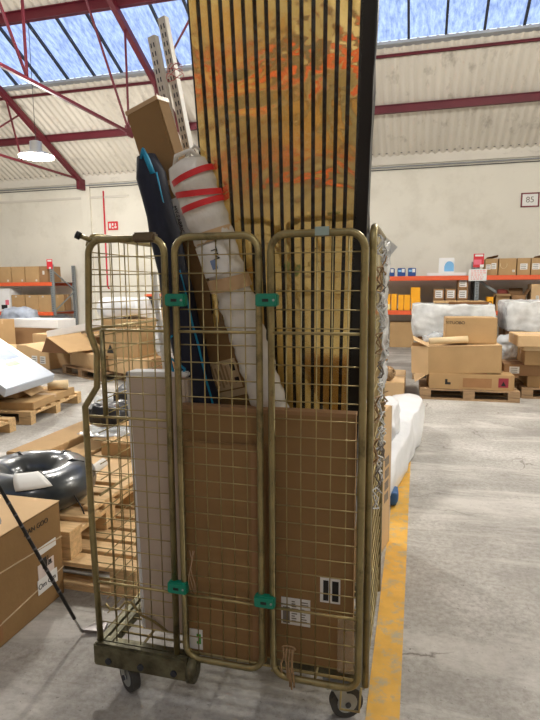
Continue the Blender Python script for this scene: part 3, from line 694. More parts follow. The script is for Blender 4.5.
# plastic and litter hanging outside the right of the cage
def drape(u,v):
    n1=noise.noise(Vector((u*4,v*7,2))); n2=noise.noise(Vector((u*9,v*17,4)))
    return (-.116+.018*n1+.010*n2, 2.0+.24*u+.02*n2, 1.12+.53*v+.02*n1)
tag(sheet('plastic_film',None,drape,22,60,FILMD),'crumpled white film with red print draped over the cage right side','plastic film')
mb=MB()
for i in range(22):
    v=random.random();u=random.random(); c=Vector((-.088+random.uniform(0,.01),2.0+.3*u,1.2+.4*v)); mb.box(-.004,.004,-.012,.012,-.012,.012,INKR,T=Matrix.Translation(c)@Matrix.Rotation(random.random(),4,'X'))
t=thing('tangled_straps','tangled straps and paper tags hooked into the cage right side','straps',(-.118,1.95,1.3))
for i in range(34):
    mb=MB(); z=1.62-.026*i; yy=1.72+.5*random.random(); c=Vector((-.118,yy,z)); r=.02+.015*random.random(); ph=random.random()*6
    mb.tube([c+Vector((.012*math.sin(3*a+ph),r*math.cos(a),r*1.3*math.sin(a))) for a in [2*PI*k/9 for k in range(9)]],.003,random.choice([TWINE,FILMD,LBL,TWINE,GREYP]),n=5,closed=True,T=Matrix.Translation((.118,-1.95,-1.3))); mb.build('strap_loop',t)
p=ony(388,246,2.15); mb=MB(); mb.box(-.03,.03,-.002,.002,-.02,.02,FILMD,T=M(p,0,math.radians(40),.2)); tag(mb.build('paper_tag'),'grey flap of film sticking out at the top right of the cage','plastic film')
for (py,mt_,lb) in ((318,BLUEC,'small blue tag caught in the mesh on the cage right side'),(372,LBLUE,'small light blue tag on the front right post of the cage')):
    pass
# ------------------------------------------------------------------ outside right of the cage
q1=onz(389,541,0); q0=onz(374,566,0); dr=(q1-q0).normalized(); ang=math.atan2(dr.y,dr.x); L_=.62
cc=q1-dr*L_/2+Vector((-math.sin(ang),math.cos(ang),0))*.15
t=thing('cardboard_box','tall cardboard box with side print standing between cage and white sack','box',(cc.x,cc.y,0),ang)
hB=ony(389,405,q1.y).z
mb=MB(); mb.box(-L_/2,L_/2,-.15,.15,0,hB,CB2,b=.005); mb.build('carton_body',t)
mb=MB(); mb.box(L_/2-.02,L_/2+.001,-.151,-.1495,0,hB,CBT); mb.build('tape_strip',t)
mb=MB()
for i in range(4):
    for j in range(3): mb.box(L_/2-.13+.03*j,L_/2-.11+.03*j,-.1512,-.15,.28+.07*i,.33+.07*i,GREYP)
mb.build('printed_marks',t)
# white sack
t=thing('white_sack','long bulging white plastic sack lying on the yellow line','sack',(-.13,4.6,0),math.radians(-2))
o=lumpy('sack_body',t,(-.20,.185,-1.1,1.35,.0,.40),WPL,amp=.035,n=26,seed=3,freq=2.2)
for v in o.data.vertices:
    k=max(0,min(1,(v.co.y+1.1)/1.9)); v.co.x=-.06+(v.co.x+.06)*(.35+.65*k); v.co.z=v.co.z*(.75+.25*k)
mb=MB(); mb.tube([(.09,.75,.34),(.085,.72,.30),(.10,.70,.27),(.11,.66,.26)],.006,DKGREY,n=6); mb.build('black_mark',t)
lumpy('sack_mouth',t,(-.26,.02,-.6,.1,.34,.56),WPL,amp=.04,n=12,seed=9,freq=4)
tag(lumpy('blue_bundle',None,(-.16,-.10,3.65,3.85,0,.10),mat('blue_cloth',(52,92,140),.7,var=.2),amp=.02,n=8,seed=4,freq=5),'small blue bundle peeking out under the near end of the white sack','bundle')
carton('pale cardboard box on the floor just beyond the white sack',-.62,-.14,7.2,8.3,0,.24,CB2,seam=True)
t=thing('twine_ball','ball of brown twine lying on the pale floor box beside the cage','twine ball',tuple(ony(388,382,7.3)-Vector((0,0,.07))))
mb=MB(); R=.085
for k in range(14):
    ax=Matrix.Rotation(random.random()*PI,4,'Z')@Matrix.Rotation(random.random()*PI,4,'X')
    mb.tube([ax@Vector((R*math.cos(a),R*math.sin(a),.01*math.sin(3*a))) for a in [2*PI*j/16 for j in range(16)]],.014,TWINE,n=5,closed=True)
mb.build('twine_windings',t); t.location.z=.24+.1
carton('small upright cardboard offcut standing behind the twine ball',-.56,-.42,7.75,7.8,.24,.48,CB2,tape=False,seam=False)
# ------------------------------------------------------------------ pallet A and load
pallet('wooden pallet under the open box with the small red and black marks',.665,7.78,math.radians(1),L=1.22,mt=WOODG)
t=carton('flat cardboard box with dark red square label, lying on the pallet',.16,1.2,7.4,8.1,.145,.345,CB,rz=math.radians(2),labels=())
mb=MB(); mb.box(.33,.45,-.3525,-.351,.04,.16,mat('dark_red_label',(150,44,60),.6)); mb.add([(.36,-.354,.06),(.42,-.354,.06),(.39,-.354,.12)],[(0,1,2)],INK); mb.build('hazard_label',t)
mb=MB(); mb.box(-.32,-.29,-.3525,-.351,.06,.13,INK); mb.box(-.29,-.25,-.3525,-.351,.06,.09,INK); mb.build('printed_mark',t)
mb=MB(); mb.box(-.1,.25,-.352,-.351,.03,.15,mat('cardboard_print',(158,116,76),.8)); mb.build('printed_panel',t)
mb=MB(); mb.box(-.05,.2,-.3,-.24,.2,.2015,INKR); mb.build('red_tape',t)
def obox(label,x0,x1,y0,y1,z0,z1,rz,tilt): pass
# big box lying on its side, open towards the left
t=thing('open_cardboard_box','big pale box lying on its side with flaps open to the left','box',(.6,7.72,.348),math.radians(2),ry=math.radians(-2))
w,d,h=.45,.3,.36; th=.006
mb=MB(); mb.box(-w,w,-d,d,0,th,CB); mb.box(-w,w,-d,d,h-th,h,CB2); mb.box(-w,w,-d,-d+th,0,h,CB); mb.box(-w,w,d-th,d,0,h,CB); mb.box(w-th,w,-d,d,0,h,CB); mb.build('carton_body',t)
for T,a in ((Matrix.Translation((-w,-d,0))@Matrix.Rotation(math.radians(-28),4,'Z'),(-.24,0,0,th,0,h)),(Matrix.Translation((-w,0,h))@Matrix.Rotation(math.radians(28),4,'Y'),(-.2,0,-d,d,-th,0)),(Matrix.Translation((-w,0,0))@Matrix.Rotation(math.radians(-32),4,'Y'),(-.2,0,-d,d,0,th)),(Matrix.Translation((-w,d,0))@Matrix.Rotation(math.radians(15),4,'Z'),(-.2,0,-th,0,0,h))):
    mb=MB(); mb.box(*a,CB2,T=T); mb.build('flap',t)
carton('cardboard box with black lettering on top of the big open box',.36,.99,7.55,7.95,.725,1.06,CB,rz=math.radians(2))
tt=C.objects[-1] if False else None
t=[o for o in C.objects if o.name.startswith('cardboard_box') and o.get('label','').startswith('cardboard box with black lettering')][0]
text('YITUOBO',.055,INK,FY(-.2,-.2015,.27),t)
mb=MB(); a=Vector((.16,7.46,.755)); mb.tube([a,a+Vector((.48,.06,.03))],.045,LBY,n=14); mb.disk(a+Vector((-.0,0,0)),.03,.004,CBIN,12,ax='x'); tag(mb.build('paper_roll'),'pale paper roll lying on top of the big open box','roll')
# wrapped goods behind
def wrapped(label,x0,x1,y0,y1,z0,z1,seed,inner=CB):
    t=thing('wrapped_load',label,'wrapped goods',((x0+x1)/2,(y0+y1)/2,z0)); w,d,h=(x1-x0)/2,(y1-y0)/2,z1-z0
    boxmesh('inner_box',t,(-w+.05,w-.05,-d+.05,d-.05,0,h-.06),inner)
    lumpy('film_wrap',t,(-w,w,-d,d,0,h),FILMD,amp=.03,n=22,seed=seed,freq=5,rd_=.06); return t
pallet('wooden pallet under the film wrapped load in the middle distance',.55,9.3,0,mt=WOODG)
carton('brown carton at the bottom of the film wrapped load',.02,1.2,8.85,9.7,.145,.70,CB3)
wrapped('pale film wrapped load behind the box with black lettering',-.08,1.14,8.7,9.7,.70,1.19,1,WCARD)
carton('long flat cardboard box on top of the film wrapped load',.25,1.0,9.0,9.25,1.2,1.235,CB,rz=.08,tape=False)
tag(boxmesh('cardboard_tube',None,(.45,1.02,8.75,8.83,1.19,1.23),CBIN,b=.01),'dark cardboard strip lying at the right of the wrapped load','cardboard strip')
tag(lumpy('film_heap',None,(.1,.4,8.0,8.5,.35,.78),FILM,amp=.07,n=12,seed=12,freq=5),'crumpled clear film heap behind the big open box','plastic film')
for i,x in enumerate((1.75,)):
    pallet('wooden pallet at the right edge under stacked flat boxes',1.95,8.1,0,mt=WOODG)
wrapped('film wrapped white load at right edge below the rack',1.25,2.9,8.7,9.8,.80,1.24,5,WCARD)
carton('tall brown carton under the white wrapped load at right',1.3,2.8,8.9,9.7,0,.8,CB3)
tag(lumpy('film_heap',None,(1.12,1.4,8.2,8.65,.3,.75),FILM,amp=.07,n=12,seed=22,freq=5),'crumpled clear film between the two pallet stacks','plastic film')
carton('lowest flat box of the stack at the right edge',1.42,2.5,7.75,8.4,.145,.30,CB)
carton('long grey brown flat box with white label in the right stack',1.12,2.4,7.7,8.5,.30,.45,CB3,labels=((.1,.5,.12,.09,LBL),))
carton('cardboard box second from the top of the right stack',1.36,2.3,7.65,8.3,.45,.64,CB)
carton('thin white and brown flat box near the top of the right stack',1.33,2.2,7.62,8.2,.64,.70,LBY,tape=False)
carton('pale cardboard box topmost of the right stack',1.24,2.2,7.55,8.2,.70,.84,CB2,rz=.03)
# ------------------------------------------------------------------ right rack
def rack(label,x0,x1,y0,y1,uprights,levels,zt,decks=True,braces=True):
    t=thing('pallet_rack',label,'rack',((x0+x1)/2,(y0+y1)/2,0)); O=Vector(((x0+x1)/2,(y0+y1)/2,0))
    def P(mb,n,lab=None):
        for i,v in enumerate(mb.v): mb.v[i]=v-O
        return mb.build(n,t)
    for x in uprights:
        for y in (y0,y1):
            mb=MB(); mb.box(x-.045,x+.045,y-.035,y+.035,0,zt,GREYS)
            z=.1
            while z<zt-.05: mb.box(x-.02,x-.008,y-.037,y-.035,z,z+.03,DKGREY); mb.box(x+.008,x+.02,y-.037,y-.035,z,z+.03,DKGREY); z+=.06
            P(mb,'upright')
        for k in range(3):
            za=.2+.6*k; zb=za+.55; mb=MB(); a,b=(y0,y1) if k%2 else (y1,y0); mb.bar((x,a,za),(x,b,zb),.03,.03,GREYS,up=(1,0,0)); P(mb,'brace')
    for z in levels:
        for y in (y0-.05,y1+.02):
            mb=MB(); mb.box(x0,x1,y-.02,y+.02,z-.1,z,ORG); P(mb,'beam')
        mb=MB(); mb.box(x0,x1,y0,y1,z-.02,z,mat('chipboard_grey',(120,112,104),.8)); P(mb,'shelf_board')
    return t
RY0,RY1=13.3,14.3
rack('long pallet rack with orange beams against the wall at right',-1.6,3.6,RY0,RY1,(-1.5,1.28,3.5),(1.68,.89),2.02)
def rx(px,Y=13.3): return ony(px,285,Y).x
def zz_(py,px,Y=13.3): return ony(px,py,Y).z
for i,(a,b,lb) in enumerate(((386,394,'left'),(397,405,'middle'),(407.5,415.5,'right'))):
    t=thing('blue_pack','small dark blue pack, %s of three on the upper rack shelf'%lb,'pack',((rx(a)+rx(b))/2,13.45,1.68),group='blue packs on the upper shelf'); w=(rx(b)-rx(a))/2
    boxmesh('pack_body',t,(-w,w,-.1,.1,0,.19),BLUEC,b=.01); mb=MB(); mb.box(w*.1,w*.8,-.102,-.1,.09,.17,LBL); mb.box(-w*.8,w*.0,-.102,-.1,.1,.15,LBLUE); mb.build('box_label',t)
t=thing('flat_white_board','long flat white board lying on the upper shelf of right rack','board',(.62,13.5,1.68)); boxmesh('board_body',t,(-.43,.43,-.2,.2,0,.07),WCARD,b=.01)
t=thing('picture_box','upright white box with light blue picture on the upper shelf','box',(.62,13.5,1.752)); boxmesh('box_body',t,(-.17,.17,-.05,.05,0,.34),WCARD,b=.01); mb=MB(); mb.disk((.06,-.052,.16),.1,.004,LBLUE,20,ax='y'); mb.box(-.05,.16,-.053,-.05,.03,.16,LBLUE); mb.build('printed_picture',t)
g='cardboard boxes on the upper shelf of the right rack'
for i,(a,b,zt,lb,labs) in enumerate(((484,497,2.05,'leftmost upper shelf box with two white labels and a loose flap',((.28,.5,.1,.11,LBL),(.7,.55,.1,.13,LBL))),(498,515.5,2.05,'upper shelf box with a pale loop on its front',((.85,.25,.05,.05,LBL),)),(516.5,529.5,2.05,'upper shelf box with one square white label, left of the two alike',((.5,.5,.15,.13,LBL),)),(530.5,546,2.05,'upper shelf box with white label cut by the picture edge',((.3,.5,.15,.13,LBL),)))):
    t=carton(lb,rx(a),rx(b),13.32,13.8,1.68,zt,CB,group=g,labels=labs)
    if i in(0,3):
        mb=MB(); mb.box(-.1,.15,-.2,-.0,0,.006,CBIN,T=M((0,-.05,zt-1.68),math.radians(-12),math.radians(-12),0)); mb.build('flap',t)
    if i==1:
        mb=MB(); mb.tube([(-.08+.07*math.cos(a_),-.243,.24-.07*math.sin(a_)*1.3) for a_ in [PI*k/10 for k in range(-1,12)]],.008,LBY,n=5); mb.build('printed_loop',t)
# lower shelf
g='yellow boxes on the lower shelf of the right rack'
for i,(a,b,z0,z1,lb) in enumerate(((383.5,390.5,.89,1.27,'leftmost yellow box on the lower rack shelf'),(391.5,397,.89,1.27,'narrow yellow box second from the left on the lower shelf'),(398.5,404,.89,1.25,'yellow box third from the left on the lower shelf'),(404.5,410.5,.89,1.25,'yellow box just left of the taller yellow stack'),(411.5,421,.89,1.16,'yellow box at the bottom of the yellow stack'),(411,420.5,1.16,1.42,'yellow box at the top of the yellow stack'),(488,494.5,.89,1.2,'single orange yellow box right of the rack upright'))):
    t=carton(lb,rx(a),rx(b),13.35,13.65,z0,z1,YEL,name='yellow_box',group=g,tape=False,seam=False)
    if i==6: mb=MB(); mb.tube([(.04*math.cos(k*PI/6),-.152,.16+.05*math.sin(k*PI/6)) for k in range(12)],.008,INK,n=5,closed=True); mb.build('printed_ring',t)
    if i==0: mb=MB(); mb.box(-.08,.08,-.152,-.15,.02,.14,mat('cream_label',(250,225,160),.6)); mb.build('box_label',t)
g='pairs of white labelled boxes on the lower shelf'
for k,(a,b) in enumerate(((434,444.5),(446,456.5),(458,468.5))):
    for j in range(2 if k<2 else 3):
        h=.25; lb=('%s box with white label, in the %s labelled stack on the lower shelf'%(('lower','upper','topmost')[j],('left','middle','right')[k]))
        t=carton(lb,rx(a),rx(b),13.35,13.75,.89+h*j,.89+h*(j+1)-.005,CB3,group=g,tape=False,seam=False,labels=((.5,.5,.16,.17,LBL),))
open_carton('open box with red and pale goods on the lower shelf',rx(497),rx(511),13.35,13.75,.89,1.27,CB,flaps=(20,60,40,60),fl=.12)
tag(lumpy('folded_goods',None,(rx(498.5),rx(510),13.4,13.7,1.0,1.36),mat('dark_red_goods',(120,52,44),.8,var=.4,scale=12),amp=.03,n=6,seed=2),'dark red goods poking out of the open box on the lower shelf','goods')
open_carton('open box with dark inside right of the red goods box',rx(512.5),rx(527),13.35,13.75,.89,1.24,CB3,flaps=(None,-60,-70,-50),fl=.16)
carton('cardboard box at the right end of the lower shelf',rx(532),rx(548),13.33,13.8,.89,1.48,CB2,labels=((.4,.5,.06,.08,LBL),))
tag(boxmesh('metal_strip',None,(-.3,.3,-.02,.02,-.03,.03),GREYS),'pale diagonal strip leaning under the upper shelf beside upright','strip').matrix_world=M((rx(490),13.55,1.42),0,math.radians(35),0)
# rack signs
t=thing('rack_sign','red and pink sign fixed to the right rack upright','sign',(1.28,13.255,1.86)); boxmesh('sign_plate',t,(-.1,.12,-.01,0,0,.30),INKR); mb=MB(); mb.box(-.07,.1,-.012,-.01,.24,.28,LBL); mb.box(-.09,.07,-.012,-.01,.06,.17,mat('pink_print',(226,110,130),.6)); mb.box(.04,.12,-.012,-.01,0,.06,LBL); mb.build('printed_panel',t)
t=thing('notice_sheet','white notice with faint red writing hung below the red rack sign','notice',(1.28,13.229,1.56)); boxmesh('paper_sheet',t,(-.19,.19,-.004,0,0,.26),LBL)
mb=MB(); 
for k in range(5):
    x=-.14
    while x<.12: l=random.uniform(.02,.06); mb.box(x,x+l,-.006,-.004,.03+.045*k,.05+.045*k,mat('faint_red',(232,150,150),.7)); x+=l+.02
mb.build('printed_lines',t)
carton('brown cardboard box on the floor under the lower rack shelf',-.64,-.08,13.45,14.0,0,.60,CB,rz=.05)
# ------------------------------------------------------------------ left rack
LX=-9.78
rack('pallet rack with orange beams standing at the far left wall',-14.4,LX,RY0,RY1,(-14.3,LX),(1.62,.80),2.1)
g='cardboard boxes on the upper shelf of the left rack'
for i,(a,b,lb) in enumerate(((-5,11,'upper shelf box cut by the left picture edge'),(12,24.5,'upper shelf box between its two neighbours on left rack'),(25.5,39,'upper shelf box just left of the box with white spots'),(39.5,48,'upper shelf box with small white spots beside the red sign'))):
    t=carton(lb,rx(a),rx(b),13.32,13.9,1.62,2.06,CB3 if i==3 else CB,group=g,tape=(i!=3),labels=(((.5,.6,.06,.1,LBL),) if i==3 else ((.8,.12,.05,.05,LBL),)))
g='cardboard boxes on the lower shelf of the left rack'
for i,(a,b,lb) in enumerate(((10,23,'lower shelf box right of the white package'),(24,36.5,'middle one of the three lower shelf boxes'),(37,50,'lower shelf box next to the grey upright'))):
    carton(lb,rx(a),rx(b),13.32,13.9,.80,1.27,CB,group=g,labels=((.35,.9,.05,.04,LBL),))
carton('brown box deeper on the lower shelf seen past the upright',-10.35,-9.88,13.95,14.25,.80,1.27,CB3)
t=carton('white package with pink and dark print on lower left shelf',rx(-6),rx(9),13.3,13.8,.80,1.45,WCARD,name='white_package',tape=False,labels=((.8,.4,.12,.14,mat('pink_print',(226,110,130),.6)),(.6,.2,.2,.12,INK)))
t=thing('rack_sign','small red and white sign on top of the left rack upright','sign',(LX+.0,13.24,1.98)); boxmesh('sign_plate',t,(-.1,.08,-.01,0,0,.26),INKR); mb=MB(); mb.box(-.07,.06,-.012,-.01,.2,.24,LBL); mb.box(-.03,.03,-.012,-.01,.0,.05,LBL); mb.build('printed_panel',t)
# ------------------------------------------------------------------ left foreground
t=thing('large_cardboard_box','large cardboard box with forklift label in the lower left corner','box',(-1.99,1.82,0))
bx=Vector((-1.99,1.82,0)); w=.345; d=.37; h=.475
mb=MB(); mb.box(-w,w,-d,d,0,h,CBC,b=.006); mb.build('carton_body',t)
mb=MB(); mb.box(-w,w+.001,-d,d,h-.0005,h+.0012,CB2); mb.build('lit_top',t)  # paler sheet on the box top, overhead light put into the colour
for zz in ((.295,.32),(.14,.105)):
    mb=MB(); mb.bar((w+.001,d,zz[0]),(w+.001,-d,zz[1]+(zz[1]-zz[0])*.9),.004,.005,mat('pale_strap',(190,168,138),.5)); mb.build('strap',t)
mb=MB() # printed arc on the lid
vs=[];K=18
for k in range(K+1):
    a=math.radians(200-170*k/K); 
    for r in (.13,.19): vs.append((.02+r*1.5*math.cos(a),-.05+r*1.3*math.sin(a),h+.0022))
mb.add(vs,[(2*k,2*k+2,2*k+3,2*k+1) for k in range(K)],GREYP); mb.build('printed_arc',t)
XF=w+.0015
def fxlab(y0,y1,z0,z1,mt,name='box_label',x=XF):
    mb=MB(); mb.box(x-.001,x+.0008,y0,y1,z0,z1,mt); return mb.build(name,t)
def onx(x,y,X):
    dd=ray(x,y);tt_=X/dd[0];return Vector((X,tt_*dd[1],CH+tt_*dd[2]))
def yz(px,py): q=onx(px,py,-1.99+w)-bx; return q.y,q.z
text('MAN GOO',.034,INK,FXp(XF,yz(36,527)[0],yz(36,527)[1]),t)
y1_,z1_=yz(55,535); y0_,z0_=yz(37,560)
fxlab(y0_,y1_,z0_+.01,z1_-.01,LBL)
y1_,z1_=yz(53,553); y0_,z0_=yz(39,590); fxlab(y0_,y1_,z0_,z1_-.01,mat('pinkish_label',(214,200,194),.6))
y1_,z1_=yz(55,568); y0_,z0_=yz(38,596); fxlab(y0_,y1_+.01,z0_,z0_+.07,LBL,x=XF+.0012)
text('Om Om',.036,INK,FXp(XF+.0026,(y0_+y1_)/2,z0_+.035),t)
yc,zc=yz(46,562); mb=MB(); X_=XF+.0022
mb.box(X_-.001,X_,yc-.03,yc+.005,zc-.012,zc+.012,INK); mb.box(X_-.001,X_,yc-.022,yc-.0,zc+.012,zc+.03,INK); mb.box(X_-.001,X_,yc+.01,yc+.014,zc-.02,zc+.03,INK); mb.box(X_-.001,X_,yc+.014,yc+.04,zc-.02,zc-.015,INK); mb.box(X_-.001,X_,yc+.018,yc+.034,zc-.013,zc+.004,INK)
for yy in (-.022,-.002): mb.disk((X_-.0005,yc+yy,zc-.016),.007,.001,INK,10,ax='x')
mb.build('forklift_symbol',t)
fxlab(-.22,-.06,.17,.27,mat('cardboard_print2',(140,100,62),.8),'printed_panel'); fxlab(-.2,-.05,.03,.12,mat('cardboard_print2',(140,100,62),.8),'printed_panel')
# golf club / stick
st=onz(82,632,0.012); tpx=ony(0,486,1.36); 
t=thing('golf_club','black taped golf club with pale metal head leaning over the cardboard box','golf club',tuple(st))
dv=(Vector((-1.10,1.42,.62))-st)
q=ray(0,488); 
# choose the point on that ray lying just in front of the box corner
best=Vector((-1.36,0,0)); tq=-1.56/q.x; P2=Vector((q.x*tq,q.y*tq,CH+q.z*tq)); dv=P2-st
mb=MB(); mb.tube([dv*.0+Vector((0,0,.0)),dv*.12],.0055,mat('silver_tip',(190,190,186),.3,metal=.8),n=8); mb.build('silver_tip',t)
mb=MB(); mb.tube([dv*.1,dv*.5,dv*1.0,dv*1.3],.0075,mat('black_braid',(30,29,30),.5,var=.5,scale=30),n=8); mb.build('shaft',t)
mb=MB()
for k in range(9): mb.tube([dv*(.3+.075*k),dv*(.31+.075*k)],.0085,mat('grey_braid',(92,90,92),.5),n=8)
mb.build('grip_bands',t)
mb=MB(); mb.add([(0,0,-.004),(.09,.02,-.006),(.075,.085,-.004),(.03,.06,.0),(0,0,.012),(.09,.02,.004),(.075,.085,.006),(.03,.06,.014)],[(0,3,2,1),(4,5,6,7),(0,1,5,4),(1,2,6,5),(2,3,7,6),(3,0,4,7)],mat('club_head',(130,124,122),.4,metal=.5)); mb.build('club_head',t)
# pallets near
pallet('wooden pallet nearest to the cage left side',-1.87,2.62,0,nb=6,bw=.105)
pallet('second wooden pallet stacked partly on the near one',-2.25,2.62,math.radians(2),z=.146,L=1.2,W=.8,nb=5)
tag(boxmesh('loose_plank',None,(-1.74,-1.66,2.5,2.98,.292,.312),WOOD,b=.003),'short loose plank lying across the upper near pallet','plank')
t=thing('wrapped_ring','glossy black film wrapped ring with paper label on pallets','wrapped ring',(-2.09,2.55,.293))
mb=MB(); n1,n2=48,20; vs=[]
for i in range(n1):
    a=2*PI*i/n1
    for j in range(n2):
        b=2*PI*j/n2; rr=.112+.007*noise.noise(Vector((3*math.cos(a),3*math.sin(a),math.sin(b)*2))); R=.225
        vs.append(((R+rr*1.15*math.cos(b))*math.cos(a),(R+rr*1.15*math.cos(b))*math.sin(a),.11+rr*math.sin(b)))
fs=[(i*n2+j,((i+1)%n1)*n2+j,((i+1)%n1)*n2+(j+1)%n2,i*n2+(j+1)%n2) for i in range(n1) for j in range(n2)]
mb.add(vs,fs,BSHRINK,smooth=True); mb.build('ring_body',t)
lumpy('film_centre',t,(-.2,.2,-.2,.2,.04,.14),mat('brown_dusty_film',(84,78,70),.3,var=.3,bump=.6,bscale=12),amp=.02,n=10,seed=7,freq=8)
mb=MB(); 
for a in (0.3,1.2,2.4,3.3,4.4,5.5): 
    mb=MB(); mb.tube([(.15*math.cos(a),.15*math.sin(a),.19),(.225*math.cos(a+.1),.225*math.sin(a+.1),.228),(.29*math.cos(a+.15),.29*math.sin(a+.15),.205)],.007,BLK,n=6); mb.build('black_cord',t)
mb=MB(); mb.tube([(.345,-.1,.1),(.38,-.09,.03),(.42,-.1,-.06)],.004,BLK,n=5)
mb.build('black_cord',t)
def ringlab(u,v):
    a=math.radians(-72+30*u+8*v); b=math.radians(92-58*v) ; rr=.123; return ((.225+rr*1.14*math.cos(b))*math.cos(a),(.225+rr*1.14*math.cos(b))*math.sin(a),.112+rr*.99*math.sin(b))
sheet('paper_label',t,ringlab,6,6,LBL)
# long boxes
carton('long flat cardboard box farthest from the black ring',-2.87,-2.58,3.25,5.4,.12,.31,CB,labels=())
carton('flat cardboard box underneath the farthest long box',-2.92,-2.56,3.3,5.45,0,.12,CB3)
carton('long cardboard box in the middle of the three long ones',-2.55,-2.32,3.05,4.9,0,.27,CB)
carton('pale cardboard box behind the black ring nearest the cage',-2.3,-1.35,3.12,4.2,0,.26,CB2)
carton('flat cardboard box lying on the pale box behind the pallets',-2.25,-1.5,3.5,4.1,.26,.36,CB,rz=.08)
t=thing('wrapped_tube','white tube with red print lying beside the black ring','tube',(0,0,0)); a=onz(70,487,.36);b=onz(103,463,.43)
t.location=a; mb=MB(); mb.tube([Vector((0,0,0)),(b-a)*1.05],.028,FILMW,n=12); mb.build('tube_body',t)
mb=MB(); dd=(b-a); 
for k in range(5): mb.tube([dd*(.25+.09*k),dd*(.29+.09*k)],.0292,INKR,n=12)
mb.build('red_print',t)
# black bag and film near cage left
p=ony(108,418,4.1); tag(lumpy('black_bag',None,(p.x-.16,p.x+.2,3.95,4.3,.36,p.z+.12),mat('black_bag_film',(26,26,30),.35,var=.2,bump=.5,bscale=10),amp=.05,n=12,seed=31,freq=5),'black bag standing on boxes seen through the cage left panel','bag')
p=ony(112,445,3.8); tag(lumpy('film_heap',None,(p.x-.22,p.x+.2,3.6,3.92,.36,p.z+.08),FILM,amp=.05,n=12,seed=33,freq=6),'clear film heap in front of the black bag beside the cage','plastic film')
p=ony(119,430,4.5); tag(boxmesh('dark_column',None,(p.x-.05,p.x+.1,4.5,4.75,0,p.z+.35),DKBOX,b=.01),'upright dark grey box behind the black bag left of the taupe board','box')
p=ony(135,392,5.2); tag(lumpy('grey_bag',None,(p.x-.2,p.x+.25,5.0,5.5,0,p.z+.1),DKBOX,amp=.05,n=10,seed=35,freq=4),'dark grey bag on the floor seen through the cage left panel','bag')
# ------------------------------------------------------------------ left middle pallets
pallet('pale wooden pallet at the left edge, in front of the white box pallet',-4.62,4.32,math.radians(4),L=1.2,W=.8)
pallet('wooden pallet under the tilted white box at left',-4.75,5.5,math.radians(8),L=1.25,W=1.2,mt=WOOD,nb=6)
carton('flat cardboard box on the pallet under the tilted white box',-5.35,-4.13,4.98,5.95,.146,.23,CB,rz=math.radians(8))
open_carton('open cardboard box with white label under the tilted white box',-4.95,-4.45,5.15,5.6,.232,.36,CB2,rz=.3,flaps=(-20,35,20,20),fl=.18)
mb=MB(); a=ony(48,390,5.75);b=ony(64,391,5.85); a.z=b.z=.29; mb.tube([a,b+(b-a)*.3],.058,LBY,n=16); tag(mb.build('paper_roll'),'short pale roll at the right end of the left pallet','roll')
P1=ony(55,374,5.65);P2=ony(6,389,4.75);P3=ony(0,338,6.1); e1=P2-P1; e2=(P3-P1).normalized()*1.5
nrm=e1.cross(e2).normalized(); nrm=nrm if nrm.z>0 else -nrm
t=thing('tilted_white_box','large flat white box with blue picture tilted on the left pallet','box',tuple(P1)); th_=.10
def quadslab(name,a,b,c,d_,up,mt,par):
    mb=MB(); vs=[a,b,c,d_,a+up,b+up,c+up,d_+up]; mb.add(vs,[(0,3,2,1),(4,5,6,7),(0,1,5,4),(1,2,6,5),(2,3,7,6),(3,0,4,7)],mt); o=mb.build(name,par)
    if mt is WHB: 
        md=o.modifiers.new('b','BEVEL'); md.width=.012; md.segments=2
    return o
WHB=mat('white_glossy_wrap',(186,196,210),.35,var=.06,scale=5,bump=.4,bscale=8,coat=.2)
Z=Vector((0,0,0)); quadslab('box_body',Z-nrm*th_,e1-nrm*th_,e1+e2-nrm*th_,e2-nrm*th_,nrm*th_,WHB,t)
u=.001*nrm
quadslab('blue_picture',e1*.15+e2*.42+u,e1*.75+e2*.42+u,e1*.75+e2*.85+u,e1*.15+e2*.85+u,nrm*.001,SCRN,t)
quadslab('green_patch',e1*.3+e2*.30+u,e1*.55+e2*.30+u,e1*.55+e2*.38+u,e1*.3+e2*.38+u,nrm*.001,mat('green_print',(150,195,140),.5),t)
quadslab('grey_print',e1*.72+e2*.1+u,e1*.80+e2*.1+u,e1*.80+e2*.3+u,e1*.72+e2*.3+u,nrm*.001,mat('lightgrey_print',(170,175,182),.5),t)
a=ony(2,400,4.75)
tag(sheet('printed_sheet',None,lambda u,v:(-5.0+.75*u,4.72+.55*v,.235+.16*u**3),10,6,GREYP),'curled grey printed sheet under the tilted white box','paper sheet')
tag(lumpy('film_heap',None,(-4.0,-3.65,6.1,6.4,0,.08),FILM,amp=.04,n=8,seed=40,freq=6),'clear film scrap on the floor at the end of left pallet','plastic film')
# pallet D group
rd=math.radians(-30)
pallet('wooden pallet under the tent shaped open box',-5.15,8.35,rd,mt=WOODG,L=1.3,W=1.0)
pallet('wooden pallet behind the cage under the triangle marked box',-3.85,7.95,rd,mt=WOODG,L=1.3,W=1.0)
carton('long torn cardboard box lying on the pallet under the tent shaped box',-5.7,-4.6,7.95,8.75,.146,.40,CB2,rz=rd)
t=thing('open_cardboard_box','tent shaped folded cardboard box with raised flaps, middle left','box',(-5.75,8.15,.40),rd+.25)
FD=CB
for nm,a in (('carton_body',None),):
    mb=MB(); mb.add([(-.1,-.35,.27),(.5,-.42,.05),(.55,.3,.05),(-.05,.3,.3)],[(0,1,2,3)],CB); mb.add([(-.1,-.35,.27),(-.05,.3,.3),(-.35,.35,.02),(-.32,-.3,.0)],[(0,1,2,3)],CBIN); mb.add([(-.1,-.35,.27),(-.32,-.3,0),(-.35,.3,.02),(.5,-.35,.02)],[(0,1,3)],CBIN); o=mb.build('carton_body',t); md=o.modifiers.new('s','SOLIDIFY'); md.thickness=.008
